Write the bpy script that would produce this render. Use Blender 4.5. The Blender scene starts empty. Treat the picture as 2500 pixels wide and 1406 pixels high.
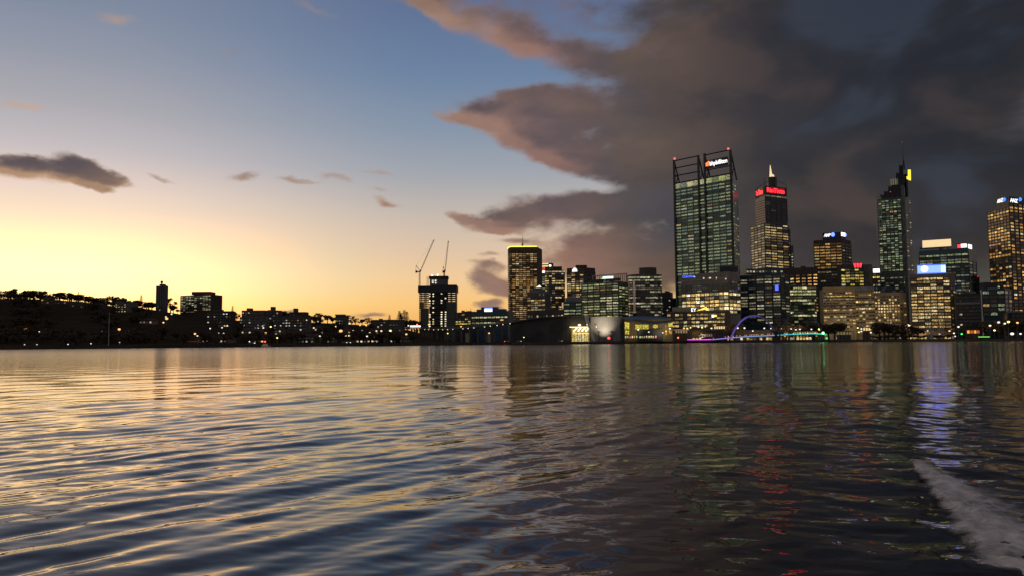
import bpy, math, random
import numpy as np
from mathutils import Vector, Matrix

random.seed(11)
R = random.Random(5)
sc = bpy.context.scene
COL = sc.collection

# ------------------------------------------------------------------ camera
F = 1888.0            # focal length in pixels of the 2500 px wide photograph
CX, CY = 1250.0, 703.0
PITCH, ROLL = math.radians(3.91), 0.007
CAM_H = 3.0
C0 = Vector((0, 0, CAM_H))
fw = Vector((0, math.cos(PITCH), math.sin(PITCH)))
u0 = Vector((0, -math.sin(PITCH), math.cos(PITCH)))
r0 = Vector((1, 0, 0))
rt = r0 * math.cos(ROLL) - u0 * math.sin(ROLL)
up = u0 * math.cos(ROLL) + r0 * math.sin(ROLL)
cam = bpy.data.cameras.new('camera')
cam.sensor_width = 36.0
cam.lens = 36.0 * F / 2500.0
cam.clip_start, cam.clip_end = 0.1, 20000
camo = bpy.data.objects.new('camera', cam)
COL.objects.link(camo)
m = Matrix((rt, up, -fw)).transposed().to_4x4()
m.translation = C0
camo.matrix_world = m
sc.camera = camo

def ray(px, py):
    return fw + rt * ((px - CX) / F) + up * ((CY - py) / F)

def at(px, py, d):
    r = ray(px, py)
    return C0 + r * (d / r.y)

def hor(px):
    return 832.0 - ROLL * (px - 1250)

def azel(px, py):
    r = ray(px, py).normalized()
    return math.atan2(r.x, r.y), math.asin(r.z)

def lin(c):
    return tuple((v / 255.0 / 12.92) if v / 255.0 <= 0.04045 else ((v / 255.0 + 0.055) / 1.055) ** 2.4 for v in c)

# ------------------------------------------------------------------ world (dusk sky)
sc.view_settings.view_transform = 'Standard'
sc.view_settings.look = 'None'
sc.view_settings.exposure = 0.0
sc.view_settings.gamma = 1.0
sc.cycles.use_denoising = True
sc.cycles.sample_clamp_indirect = 4.0
sc.cycles.max_bounces = 5
sc.cycles.glossy_bounces = 3
sc.cycles.diffuse_bounces = 2
sc.cycles.transparent_max_bounces = 12
sc.cycles.caustics_reflective = False
sc.cycles.caustics_refractive = False

world = bpy.data.worlds.new('World')
sc.world = world
world.use_nodes = True
wt = world.node_tree
wt.nodes.clear()

class NT:
    def __init__(s, t): s.t = t
    def n(s, typ, **kw):
        x = s.t.nodes.new(typ)
        for k, v in kw.items(): setattr(x, k, v)
        return x
    def put(s, sock, v):
        if v is None: return
        if hasattr(v, 'is_output'): s.t.links.new(v, sock)
        else: sock.default_value = v
    def math(s, op, a, b=None, c=None, clamp=False):
        x = s.n('ShaderNodeMath', operation=op, use_clamp=clamp)
        s.put(x.inputs[0], a); s.put(x.inputs[1], b); s.put(x.inputs[2], c)
        return x.outputs[0]
    def vec(s, op, a, b=None):
        x = s.n('ShaderNodeVectorMath', operation=op)
        s.put(x.inputs[0], a)
        if b is not None: s.put(x.inputs[1], b)
        return x.outputs['Value'] if op in ('LENGTH', 'DOT_PRODUCT') else x.outputs['Vector']
    def smooth(s, v, a, b, lo=0.0, hi=1.0):
        x = s.n('ShaderNodeMapRange', interpolation_type='SMOOTHSTEP')
        s.put(x.inputs[0], v)
        for i, q in enumerate((a, b, lo, hi)): s.put(x.inputs[1 + i], q)
        return x.outputs[0]
    def linear(s, v, a, b, lo=0.0, hi=1.0):
        x = s.n('ShaderNodeMapRange', interpolation_type='LINEAR')
        s.put(x.inputs[0], v)
        for i, q in enumerate((a, b, lo, hi)): s.put(x.inputs[1 + i], q)
        return x.outputs[0]
    def mix(s, f, a, b, mode='MIX'):
        x = s.n('ShaderNodeMix', data_type='RGBA', blend_type=mode)
        s.put(x.inputs[0], f); s.put(x.inputs[6], a); s.put(x.inputs[7], b)
        return x.outputs[2]
    def noise(s, v, scale, detail=4.0, rough=0.55, dist=0.0):
        x = s.n('ShaderNodeTexNoise')
        s.put(x.inputs['Vector'], v)
        x.inputs['Scale'].default_value = scale
        x.inputs['Detail'].default_value = detail
        x.inputs['Roughness'].default_value = rough
        x.inputs['Distortion'].default_value = dist
        return x
    def ramp(s, v, stops):
        x = s.n('ShaderNodeValToRGB')
        cr = x.color_ramp
        while len(cr.elements) > 1: cr.elements.remove(cr.elements[-1])
        cr.elements[0].position = stops[0][0]; cr.elements[0].color = (*lin(stops[0][1]), 1)
        for p, c in stops[1:]:
            e = cr.elements.new(p); e.color = (*lin(c), 1)
        s.put(x.inputs[0], v)
        return x.outputs[0]

# (px, py, rx, ry, tilt in degrees (down to the right positive), weight, inner softness)
CLOUDS = [
    # streak from the top edge down to the mass
    (1000, 5, 170, 30, 16, 0.75, 0.0), (1180, 55, 300, 62, 18, 0.85, 0.1), (1400, 140, 240, 62, 18, 0.85, 0.1), (1460, 40, 260, 70, 8, 0.42, 0.0), (1250, 0, 150, 40, 6, 0.3, 0.0),
    # tongue with two lobes
    (1310, 258, 230, 48, -3, 1.1, 0.35), (1450, 262, 200, 52, 0, 1.1, 0.3), (1095, 288, 90, 18, 4, 0.8, 0.0), (1190, 272, 100, 24, -8, 0.95, 0.1),
    (1300, 330, 165, 56, 14, 1.05, 0.25), (1400, 365, 200, 58, 14, 1.05, 0.25), (1520, 412, 190, 46, 14, 1.0, 0.2), (1590, 432, 140, 34, 10, 0.9, 0.1),
    # main mass
    (1620, 250, 190, 110, -8, 0.9, 0.1), (1600, 330, 190, 110, 0, 1.0, 0.2), (1760, 250, 320, 240, 10, 1.1, 0.3), (1720, 60, 280, 140, 0, 0.85, 0.1), (2150, 180, 560, 330, 0, 1.12, 0.35), (1920, 430, 330, 150, 5, 1.12, 0.35), (2330, 520, 560, 220, 0, 1.12, 0.4),
    (1500, 150, 90, 40, -20, 0.7, 0.0), (1440, 312, 170, 62, 5, 1.0, 0.2), (1610, 556, 150, 46, 0, 1.05, 0.2),
    # lower band with puffy top
    (1390, 512, 250, 44, -6, 1.1, 0.3), (1560, 500, 200, 48, 4, 1.1, 0.3), (1270, 528, 130, 26, -6, 1.0, 0.1), (1160, 538, 80, 15, 16, 0.9, 0.0), (1110, 522, 40, 14, 30, 0.75, 0.0),
    (1460, 595, 200, 52, 4, 0.9, 0.1), (1390, 632, 120, 40, -10, 0.85, 0.1), (1560, 640, 260, 90, 0, 1.05, 0.25), (1700, 590, 200, 110, 0, 1.1, 0.3), (1650, 520, 120, 60, 0, 1.0, 0.2),
    (1255, 588, 75, 14, 0, 0.85, 0.0), (1215, 555, 90, 14, 6, 0.7, 0.0), (1850, 640, 400, 100, 0, 1.12, 0.2), (2300, 760, 800, 130, 0, 1.12, 0.4),
    # puffs beside the bronze tower
    (1200, 692, 72, 36, 10, 1.1, 0.3), (1170, 672, 40, 24, 0, 1.0, 0.2), (1195, 652, 75, 12, 8, 0.85, 0.0), (1195, 630, 50, 9, 0, 0.7, 0.0), (1195, 750, 44, 16, 0, 1.0, 0.2), (1230, 720, 40, 20, 0, 0.9, 0.1),
    # dark cloud over the sunset
    (60, 412, 120, 30, 2, 1.1, 0.3), (180, 420, 130, 26, 6, 1.1, 0.3), (205, 402, 70, 26, 12, 1.05, 0.2), (270, 428, 75, 14, 12, 0.9, 0.1), (240, 455, 45, 11, 5, 0.85, 0.0), (20, 400, 80, 24, 0, 1.0, 0.2),
    (580, 428, 55, 13, -10, 0.72, 0.0), (720, 434, 75, 10, 0, 0.66, 0.0), (815, 430, 62, 12, 14, 0.66, 0.0),
    (925, 425, 60, 8, 3, 0.64, 0.0), (955, 490, 60, 15, 10, 0.85, 0.0), (930, 455, 40, 8, 0, 0.5, 0.0), (400, 430, 60, 7, 14, 0.62, 0.0),
    (30, 262, 100, 18, 6, 0.5, 0.0), (280, 42, 80, 22, 0, 0.42, 0.0), (555, 125, 50, 18, 10, 0.4, 0.0), (760, 20, 70, 18, 16, 0.48, 0.0),
    (905, 768, 65, 13, 0, 0.95, 0.1), (702, 754, 24, 9, 0, 0.8, 0.0),
    # unseen cloud bank overhead, enlarged to darken the water that mirrors it
    (2300, -250, 900, 420, 0, 1.2, 0.2), (2300, -900, 1500, 700, 0, 1.12, 0.4), (1500, -260, 420, 90, 10, 0.7, 0.1), (600, -330, 320, 70, 8, 0.55, 0.0),
]
# cloud density as node groups of direction (azimuth, elevation): a sharp one and a blurred one for the under-lighting
def cloud_group(name, blur):
    grp = bpy.data.node_groups.new(name, 'ShaderNodeTree')
    grp.interface.new_socket('P', in_out='INPUT', socket_type='NodeSocketVector')
    grp.interface.new_socket('D', in_out='OUTPUT', socket_type='NodeSocketFloat')
    G = NT(grp)
    gi, go = G.n('NodeGroupInput'), G.n('NodeGroupOutput')
    P = gi.outputs[0]
    st = G.vec('MULTIPLY', P, (1.0, 1.9, 1.0))
    nz1 = G.noise(st, 11.0, 6.0, 0.55)
    w1 = G.vec('MULTIPLY', G.vec('SUBTRACT', nz1.outputs['Color'], (0.5, 0.5, 0.5)), (0.062, 0.040, 0.0))
    PW = G.vec('ADD', P, w1)
    fb = G.noise(st, 13.0, 8.0, 0.58).outputs[0]
    tot = None
    for (px, py, rx, ry, tl, w, si) in CLOUDS:
        a, e = azel(px, py)
        a2, _ = azel(px + 10, py); _, e2 = azel(px, py - 10)
        sx, sy = (a2 - a) / 10 * rx, (e2 - e) / 10 * ry
        mp = G.n('ShaderNodeMapping', vector_type='TEXTURE')
        mp.inputs['Location'].default_value = (a, e, 0)
        mp.inputs['Rotation'].default_value = (0, 0, math.radians(-tl))
        mp.inputs['Scale'].default_value = (sx, sy, 1)
        G.put(mp.inputs['Vector'], PW)
        v = G.smooth(G.vec('LENGTH', mp.outputs[0]), 1.9 if blur else 1.3, 0.0 if blur else si, 1.0, 1.0 - 0.86 * min(w, 1.12))
        tot = v if tot is None else G.math('MULTIPLY', tot, v)
    tot = G.math('SUBTRACT', 1.0, tot)
    sx_ = G.n('ShaderNodeSeparateXYZ'); G.put(sx_.inputs[0], P)
    amp = G.math('MULTIPLY', G.smooth(tot, 0.0, 0.45, 0.0, 1.5), G.smooth(sx_.outputs[0], 0.14, 0.34, 1.0, 0.32))
    dd = G.math('ADD', tot, G.math('MULTIPLY', G.math('SUBTRACT', fb, 0.5), amp))
    G.put(go.inputs[0], tot if blur else dd)
    return grp


W = NT(wt)
tc = W.n('ShaderNodeTexCoord')
sep = W.n('ShaderNodeSeparateXYZ')
wt.links.new(tc.outputs['Generated'], sep.inputs[0])
az = W.math('ARCTAN2', sep.outputs[0], sep.outputs[1])
el = W.math('ARCSINE', W.math('MAXIMUM', W.math('MINIMUM', sep.outputs[2], 1.0), -1.0))
comb = W.n('ShaderNodeCombineXYZ')
W.put(comb.inputs[0], az); W.put(comb.inputs[1], el)
PP = comb.outputs[0]

def el_pos(py, px):                       # ramp position of a photograph row
    return max(0.0, min(1.0, azel(px, py)[1] / (math.pi / 2)))
rpos = W.math('DIVIDE', el, math.pi / 2, clamp=True)
def stops(px, rows, hi):
    s = [(el_pos(y, px), c) for y, c in rows]
    s.sort()
    return s + hi
HI = [(0.42, (80, 96, 126)), (0.62, (84, 96, 122)), (1.0, (92, 100, 120))]
left = W.ramp(rpos, stops(200, [(838, (255, 222, 120)), (760, (255, 240, 150)), (700, (253, 252, 196)), (650, (253, 250, 202)), (590, (254, 238, 192)),
     (530, (250, 225, 195)), (450, (226, 207, 196)), (360, (192, 186, 190)), (250, (166, 166, 174)), (120, (142, 149, 165)), (0, (124, 136, 158))], HI))
midc = W.ramp(rpos, stops(1050, [(835, (226, 160, 88)), (790, (240, 178, 100)), (740, (246, 196, 124)), (680, (238, 200, 152)), (600, (216, 191, 167)),
     (520, (192, 181, 172)), (430, (160, 164, 172)), (320, (133, 148, 168)), (180, (106, 129, 160)), (60, (96, 116, 150)), (0, (92, 110, 146))], HI))
tmix = W.smooth(az, azel(180, 600)[0], azel(1080, 600)[0])
clear = W.mix(tmix, left, midc)
# towards the dark east and behind the camera
back = W.ramp(rpos, [(0.0, (132, 120, 116)), (0.15, (116, 112, 116)), (0.45, (88, 94, 108)), (1.0, (92, 100, 120))])
absaz = W.math('ABSOLUTE', W.math('ADD', az, math.radians(31)))
clear = W.mix(W.smooth(absaz, math.radians(40), math.radians(95)), clear, back)
# the afterglow round the set sun is brighter than the picture can show: red runs past white there
lowf = W.smooth(el, math.radians(9.2), math.radians(4.0))
farl = W.smooth(az, math.radians(-75), math.radians(-45))
glow_r = W.math('MULTIPLY', lowf, W.math('MULTIPLY', W.smooth(az, math.radians(-12), math.radians(-25)), farl))
glow_g = W.math('MULTIPLY', lowf, W.math('MULTIPLY', W.smooth(az, math.radians(-20), math.radians(-30)), farl))
clear = W.mix(1.0, clear, W.mix(glow_r, (1, 1, 1, 1), (2.0, 1.2, 1.0, 1)), 'MULTIPLY')
clear = W.mix(1.0, clear, W.mix(glow_g, (1, 1, 1, 1), (1, 1.15, 1.1, 1)), 'MULTIPLY')
# physical twilight sky adds a faint base
sky = W.n('ShaderNodeTexSky', sky_type='NISHITA')
sky.sun_disc = False
sky.sun_elevation = math.radians(0.6)
sky.sun_rotation = math.radians(-31)
nish = W.mix(1.0, sky.outputs[0], (0.010, 0.010, 0.010, 1), 'MULTIPLY')
clear = W.mix(1.0, clear, nish, 'ADD')
# clouds
koff = W.linear(az, math.radians(-22), math.radians(-3), 0.009, 0.021)
oc = W.n('ShaderNodeCombineXYZ'); W.put(oc.inputs[0], W.math('MULTIPLY', koff, -0.7)); W.put(oc.inputs[1], W.math('MULTIPLY', koff, -0.9))
OFF = oc.outputs[0]
g1 = W.n('ShaderNodeGroup'); g1.node_tree = cloud_group('cloud_density', False); W.put(g1.inputs[0], PP)
g2 = W.n('ShaderNodeGroup'); g2.node_tree = cloud_group('cloud_blur', True); W.put(g2.inputs[0], W.vec('ADD', PP, OFF))
D1, D2 = g1.outputs[0], g2.outputs[0]
alpha = W.smooth(D1, 0.10, 0.85)
alpha = W.math('MULTIPLY', alpha, 0.97)
fbw = W.noise(W.vec('MULTIPLY', PP, (1.0, 1.9, 1.0)), 16.0, 6.0, 0.55).outputs[0]
litf = W.smooth(W.math('ADD', D2, W.math('MULTIPLY', W.math('SUBTRACT', fbw, 0.5), 0.5)), 1.0, 0.42)
thin = W.smooth(D1, 0.95, 0.25)
big = W.noise(W.vec('MULTIPLY', PP, (1.0, 1.7, 1.0)), 5.5, 4.0, 0.5, 0.3).outputs[0]
lf = W.math('ADD', W.math('MULTIPLY', litf, 0.8), W.math('MULTIPLY', thin, 0.4), clamp=True)
azr = W.linear(az, math.radians(-35), math.radians(40))
def ap(deg): return (deg + 35) / 75.0
core = W.ramp(azr, [(0, (100, 90, 94)), (ap(-5), (96, 86, 90)), (ap(3), (105, 91, 94)), (ap(9), (102, 88, 81)), (ap(13), (84, 74, 70)), (ap(18), (58, 55, 58)), (ap(25), (46, 47, 53)), (1, (37, 40, 46))])
warm = W.ramp(azr, [(0, (224, 176, 132)), (ap(-22), (196, 165, 140)), (ap(-5), (176, 142, 124)), (ap(3), (166, 126, 112)), (ap(9), (124, 100, 90)), (ap(16), (80, 68, 64)), (ap(24), (60, 55, 55)), (1, (52, 50, 52))])
mid = W.noise(W.vec('ADD', W.vec('MULTIPLY', PP, (1.0, 2.2, 1.0)), (3.1, 1.7, 0.0)), 7.0, 5.0, 0.55, 0.4).outputs[0]
lowpink = W.math('MULTIPLY', W.smooth(el, math.radians(9.0), math.radians(6.0)), W.smooth(az, math.radians(15), math.radians(7)))
lf = W.math('ADD', lf, W.math('MULTIPLY', lowpink, 0.85), clamp=True)
cloud = W.mix(lf, core, warm)
cloud = W.mix(1.0, cloud, W.ramp(mid, [(0.28, (206, 212, 224)), (0.5, (240, 240, 240)), (0.72, (255, 252, 248))]), 'MULTIPLY')
cloud = W.mix(W.smooth(mid, 0.55, 0.8, 0.0, 0.35), cloud, warm)
# low-frequency brown and slate patches
patch = W.ramp(big, [(0.3, (226, 231, 246)), (0.5, (248, 246, 246)), (0.72, (255, 247, 238))])
cloud = W.mix(0.9, cloud, patch, 'MULTIPLY')
cloud = W.mix(W.math('MULTIPLY', W.smooth(big, 0.48, 0.34), W.smooth(az, 0.08, 0.25, 0.15, 0.5)), cloud, (*lin((58, 66, 80)), 1))
cloud = W.mix(W.smooth(big, 0.50, 0.66, 0.0, 0.6), cloud, W.mix(W.smooth(az, 0.05, 0.35), (*lin((122, 99, 87)), 1), (*lin((76, 64, 61)), 1)))
# paler strip under the cloud base along the dark horizon
strip = W.math('MULTIPLY', W.smooth(el, azel(2350, 610)[1], azel(2350, 700)[1]), W.smooth(az, azel(1560, 700)[0], azel(2300, 700)[0]))
cloud = W.mix(W.math('MULTIPLY', strip, 0.75), cloud, (*lin((72, 76, 70)), 1))
final = W.mix(alpha, clear, cloud)
bg = W.n('ShaderNodeBackground'); W.put(bg.inputs[0], final); bg.inputs[1].default_value = 1.0
wo = W.n('ShaderNodeOutputWorld'); wt.links.new(bg.outputs[0], wo.inputs[0])
world.cycles.sampling_method = 'MANUAL'
world.cycles.sample_map_resolution = 1024

# the sun has just gone down behind the hill
sl = bpy.data.lights.new('sun', 'SUN'); sl.energy = 0.12; sl.angle = math.radians(0.5); sl.color = (1.0, 0.62, 0.35)
so = bpy.data.objects.new('sun', sl); COL.objects.link(so)
sd = Vector((math.sin(math.radians(-31)) * math.cos(math.radians(0.6)), math.cos(math.radians(-31)) * math.cos(math.radians(0.6)), math.sin(math.radians(0.6))))
so.rotation_euler = sd.to_track_quat('Z', 'Y').to_euler()

# ------------------------------------------------------------------ materials
MATS = {}
def mat(name, col, rough=0.7, emit=None, strength=0.0, metal=0.0, var=0.0, vscale=0.2, sample=False):
    if name in MATS: return MATS[name]
    mt = bpy.data.materials.new(name); mt.use_nodes = True
    T = NT(mt.node_tree)
    b = mt.node_tree.nodes['Principled BSDF']
    b.inputs['Base Color'].default_value = (*col, 1)
    b.inputs['Roughness'].default_value = rough
    b.inputs['Metallic'].default_value = metal
    if var:
        g = T.n('ShaderNodeNewGeometry')
        nz = T.noise(g.outputs['Position'], vscale, 5.0, 0.6).outputs[0]
        lo = tuple(c * (1 - var) for c in col); hi = tuple(min(1, c * (1 + var)) for c in col)
        T.put(b.inputs['Base Color'], T.mix(T.smooth(nz, 0.3, 0.7), (*lo, 1), (*hi, 1)))
        rr = T.linear(nz, 0.3, 0.7, max(0.05, rough - 0.12), min(1, rough + 0.12))
        T.put(b.inputs['Roughness'], rr)
        if rough > 0.75: b.inputs['Specular IOR Level'].default_value = 0.1
    if emit:
        b.inputs['Emission Color'].default_value = (*emit, 1)
        b.inputs['Emission Strength'].default_value = strength
        mt.cycles.emission_sampling = 'AUTO' if sample else 'NONE'
    MATS[name] = mt
    return mt

def lamp_mat(name, col, s): return mat(name, (0.8, 0.8, 0.8), 0.4, col, s)

# window glass: dark glass, the room light behind each pane comes from the mesh attribute "lit"
wg = bpy.data.materials.new('window_glass'); wg.use_nodes = True
T = NT(wg.node_tree); b = wg.node_tree.nodes['Principled BSDF']
b.inputs['Base Color'].default_value = (0.012, 0.018, 0.022, 1); b.inputs['Roughness'].default_value = 0.12
at_ = T.n('ShaderNodeAttribute'); at_.attribute_name = 'lit'
geo = T.n('ShaderNodeNewGeometry')
pv = T.vec('MULTIPLY', geo.outputs['Position'], (0.62, 0.62, 1.1))
nz = T.noise(pv, 1.0, 3.0, 0.65).outputs[0]
T.put(b.inputs['Emission Color'], at_.outputs['Color'])
T.put(b.inputs['Emission Strength'], T.linear(T.math('POWER', T.smooth(nz, 0.3, 0.72), 2.2), 0.0, 1.0, 0.38, 2.9))
wg.cycles.emission_sampling = 'NONE'
MATS['window_glass'] = wg

# facade metal / stone: procedural storey grime
M_concrete = mat('concrete_grey', (0.16, 0.15, 0.14), 0.85, var=0.25, vscale=0.12)
M_dark = mat('dark_cladding', (0.035, 0.033, 0.033), 0.5, var=0.3, vscale=0.1)
M_brown = mat('brown_granite', (0.10, 0.066, 0.045), 0.7, var=0.25, vscale=0.12)
M_pink = mat('pink_granite', (0.36, 0.25, 0.20), 0.7, var=0.2, vscale=0.12)
M_stone = mat('pale_stone', (0.40, 0.30, 0.17), 0.85, var=0.2, vscale=0.12)
M_teal = mat('teal_glass_wall', (0.035, 0.10, 0.10), 0.22, var=0.3, vscale=0.05)
M_navy = mat('navy_glass_wall', (0.018, 0.055, 0.09), 0.25, var=0.3, vscale=0.05)
M_green = mat('green_glass_wall', (0.05, 0.085, 0.065), 0.25, var=0.3, vscale=0.05)
M_steel = mat('dark_steel', (0.02, 0.018, 0.022), 0.5, var=0.2, vscale=0.3)
M_white = mat('white_paint', (0.7, 0.7, 0.68), 0.5, var=0.1, vscale=0.5)
M_grey = mat('grey_paint', (0.22, 0.22, 0.22), 0.6, var=0.2, vscale=0.4)
M_bark = mat('bark', (0.05, 0.035, 0.025), 0.9, var=0.3, vscale=1.5)
M_leaf = mat('dark_leaves', (0.115, 0.078, 0.045), 0.8, var=0.5, vscale=0.35)
M_leaf2 = mat('pine_needles', (0.06, 0.05, 0.035), 0.85, var=0.5, vscale=0.5)
M_neon_yel = lamp_mat('yellow_neon', (1.0, 0.86, 0.05), 1.7)
M_sign_white = lamp_mat('white_sign_light', (1.0, 0.98, 0.95), 1.6)
M_sign_red = lamp_mat('red_sign_light', (1.0, 0.008, 0.02), 3.2)
M_sign_blue = lamp_mat('blue_sign_light', (0.02, 0.10, 1.0), 1.3)
M_sign_sky = lamp_mat('sky_blue_sign_light', (0.085, 0.16, 1.0), 3.4)
M_sign_orange = lamp_mat('orange_sign_light', (1.0, 0.16, 0.01), 1.6)
M_sign_yellow = lamp_mat('yellow_sign_light', (1.0, 0.75, 0.01), 1.4)
M_sign_teal = lamp_mat('teal_sign_light', (0.35, 0.9, 0.7), 0.9)
M_cream_light = lamp_mat('cream_light_band', (1.0, 0.72, 0.34), 0.9)
M_gold_light = lamp_mat('gold_floodlight_glow', (1.0, 0.72, 0.36), 0.9)  # floodlighting of the spire put in as its own glow
L_white = lamp_mat('lamp_white', (1.0, 0.93, 0.82), 1.25)
L_warm = lamp_mat('lamp_warm', (1.0, 0.72, 0.40), 1.3)
L_orange = lamp_mat('lamp_orange', (1.0, 0.46, 0.12), 1.6)
L_yellow = lamp_mat('lamp_yellow', (1.0, 0.78, 0.15), 2.5)
L_red = lamp_mat('lamp_red', (1.0, 0.03, 0.015), 5.0)
L_green = lamp_mat('lamp_green', (0.02, 1.0, 0.16), 2.5)
L_dim = lamp_mat('lamp_dim', (0.9, 0.85, 0.75), 0.6)
LM = dict(w=L_white, a=L_warm, o=L_orange, y=L_yellow, r=L_red, g=L_green, d=L_dim)

# ------------------------------------------------------------------ helpers
def empty(name, loc, label=None, cat=None, group=None):
    o = bpy.data.objects.new(name, None); COL.objects.link(o)
    o.location = loc; o.empty_display_size = 1
    return tag(o, label, cat, group)

def tag(o, label=None, cat=None, group=None, kind=None):
    if label: o['label'] = label
    if cat: o['category'] = cat
    if group: o['group'] = group
    if kind: o['kind'] = kind
    return o

def world_loc(p):
    v = Vector((0, 0, 0))
    while p is not None:
        v += p.location; p = p.parent
    return v

class MB:
    def __init__(s): s.v, s.f, s.c = [], [], []
    def add(s, vs, fs, col=None):
        n = len(s.v); s.v += [tuple(x) for x in vs]; s.f += [tuple(i + n for i in f) for f in fs]
        if col is not None: s.c += [col] * len(vs)
        return s
    def box(s, x0, x1, y0, y1, z0, z1, col=None):
        return s.add([(x0, y0, z0), (x1, y0, z0), (x1, y1, z0), (x0, y1, z0), (x0, y0, z1), (x1, y0, z1), (x1, y1, z1), (x0, y1, z1)],
                     [(0, 3, 2, 1), (4, 5, 6, 7), (0, 1, 5, 4), (1, 2, 6, 5), (2, 3, 7, 6), (3, 0, 4, 7)], col)
    def prism(s, poly, z0, z1, scale=1.0, centre=None):
        n = len(poly)
        if isinstance(z1, (int, float)): z1 = [z1] * n
        cx = sum(p[0] for p in poly) / n if centre is None else centre[0]
        cy = sum(p[1] for p in poly) / n if centre is None else centre[1]
        vs = [(p[0], p[1], z0) for p in poly] + [(cx + (p[0] - cx) * scale, cy + (p[1] - cy) * scale, z1[i]) for i, p in enumerate(poly)]
        fs = [tuple(range(n - 1, -1, -1)), tuple(range(n, 2 * n))] + [(i, (i + 1) % n, n + (i + 1) % n, n + i) for i in range(n)]
        return s.add(vs, fs)
    def tube(s, p, q, ra, rb=None, n=6):
        p, q = Vector(p), Vector(q); rb = ra if rb is None else rb
        d = (q - p)
        if d.length < 1e-6: return s
        d.normalize()
        a = d.cross(Vector((0, 0, 1)) if abs(d.z) < 0.95 else Vector((1, 0, 0))).normalized(); bb = d.cross(a)
        vs = [p + (a * math.cos(t) + bb * math.sin(t)) * ra for t in [2 * math.pi * i / n for i in range(n)]]
        vs += [q + (a * math.cos(t) + bb * math.sin(t)) * rb for t in [2 * math.pi * i / n for i in range(n)]]
        fs = [(i, (i + 1) % n, n + (i + 1) % n, n + i) for i in range(n)] + [tuple(range(n - 1, -1, -1)), tuple(range(n, 2 * n))]
        return s.add(vs, fs)
    def path(s, pts, rad, n=6):
        rads = rad if isinstance(rad, (list, tuple)) else [rad] * len(pts)
        for i in range(len(pts) - 1): s.tube(pts[i], pts[i + 1], rads[i], rads[i + 1], n)
        return s
    def ball(s, c, r, sz=1.0, n=8, k=5):
        vs, fs = [], []
        for j in range(k + 1):
            t = math.pi * j / k
            for i in range(n):
                a = 2 * math.pi * i / n
                vs.append((c[0] + r * math.sin(t) * math.cos(a), c[1] + r * math.sin(t) * math.sin(a), c[2] + r * sz * math.cos(t)))
        for j in range(k):
            for i in range(n):
                fs.append((j * n + i, (j + 1) * n + i, (j + 1) * n + (i + 1) % n, j * n + (i + 1) % n))
        return s.add(vs, fs)
    def mesh(s, name, m):
        me = bpy.data.meshes.new(name)
        me.from_pydata(s.v, [], s.f); me.update()
        if s.c:
            ca = me.color_attributes.new('lit', 'FLOAT_COLOR', 'POINT')
            ca.data.foreach_set('color', np.array([(c[0], c[1], c[2], 1.0) for c in s.c], dtype=np.float32).ravel())
        me.materials.append(m)
        return me
    def build(s, name, m, parent=None, smooth=False):
        me = s.mesh(name, m)
        if smooth: me.polygons.foreach_set('use_smooth', [True] * len(me.polygons))
        o = bpy.data.objects.new(name, me); COL.objects.link(o)
        if parent is not None:
            o.parent = parent; o.location = -world_loc(parent)
        return o

def text_mesh(txt, shear=0.0):
    cu = bpy.data.curves.new('lettering', 'FONT'); cu.body = txt; cu.extrude = 0.06; cu.shear = shear; cu.offset = 0.012
    o = bpy.data.objects.new('lettering', cu); COL.objects.link(o)
    dg = bpy.context.evaluated_depsgraph_get(); dg.update()
    me = bpy.data.meshes.new_from_object(o.evaluated_get(dg))
    v = [tuple(x.co) for x in me.vertices]; f = [tuple(p.vertices) for p in me.polygons]
    bpy.data.objects.remove(o); bpy.data.curves.remove(cu); bpy.data.meshes.remove(me)
    return v, f

class Face:
    def __init__(s, p0, p1):
        s.p0, s.p1 = Vector((p0[0], p0[1])), Vector((p1[0], p1[1]))
        s.L = (s.p1 - s.p0).length; s.t = (s.p1 - s.p0) / s.L; s.n = Vector((s.t.y, -s.t.x))
    def pt(s, u, z, o=0.0):
        q = s.p0 + s.t * u + s.n * o
        return (q.x, q.y, z)
    def hit(s, px, py):
        r = ray(px, py); n = s.n
        k = ((s.p0.x - C0.x) * n.x + (s.p0.y - C0.y) * n.y) / (r.x * n.x + r.y * n.y)
        P_ = C0 + r * k
        return (Vector((P_.x, P_.y)) - s.p0).dot(s.t), P_.z
    def slab(s, mb, u0, u1, z0, z1, a, b_, col=None):
        vs = [s.pt(u0, z0, b_), s.pt(u1, z0, b_), s.pt(u1, z0, a), s.pt(u0, z0, a), s.pt(u0, z1, b_), s.pt(u1, z1, b_), s.pt(u1, z1, a), s.pt(u0, z1, a)]
        mb.add(vs, [(0, 3, 2, 1), (4, 5, 6, 7), (0, 1, 5, 4), (1, 2, 6, 5), (2, 3, 7, 6), (3, 0, 4, 7)], col)
        return mb
    def rect(s, x0, y0, x1, y1):
        ua, za = s.hit(x0, y1); ub, zb = s.hit(x1, y0)
        ua2, za2 = s.hit(x0, y0); ub2, zb2 = s.hit(x1, y1)
        return (ua + ua2) / 2, (ub + ub2) / 2, (za + zb2) / 2, (zb + za2) / 2
    def text(s, txt, u0, u1, z0, z1, out, name, m, parent, shear=0.0):
        v, f = text_mesh(txt, shear)
        xs = [p[0] for p in v]; ys = [p[1] for p in v]
        ax, bx, ay, by = min(xs), max(xs), min(ys), max(ys)
        mb = MB()
        mb.add([s.pt(u0 + (p[0] - ax) / (bx - ax) * (u1 - u0), z0 + (p[1] - ay) / (by - ay) * (z1 - z0), out + p[2] * 2 + 0.12) for p in v], f)
        return mb.build(name, m, parent)

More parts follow.
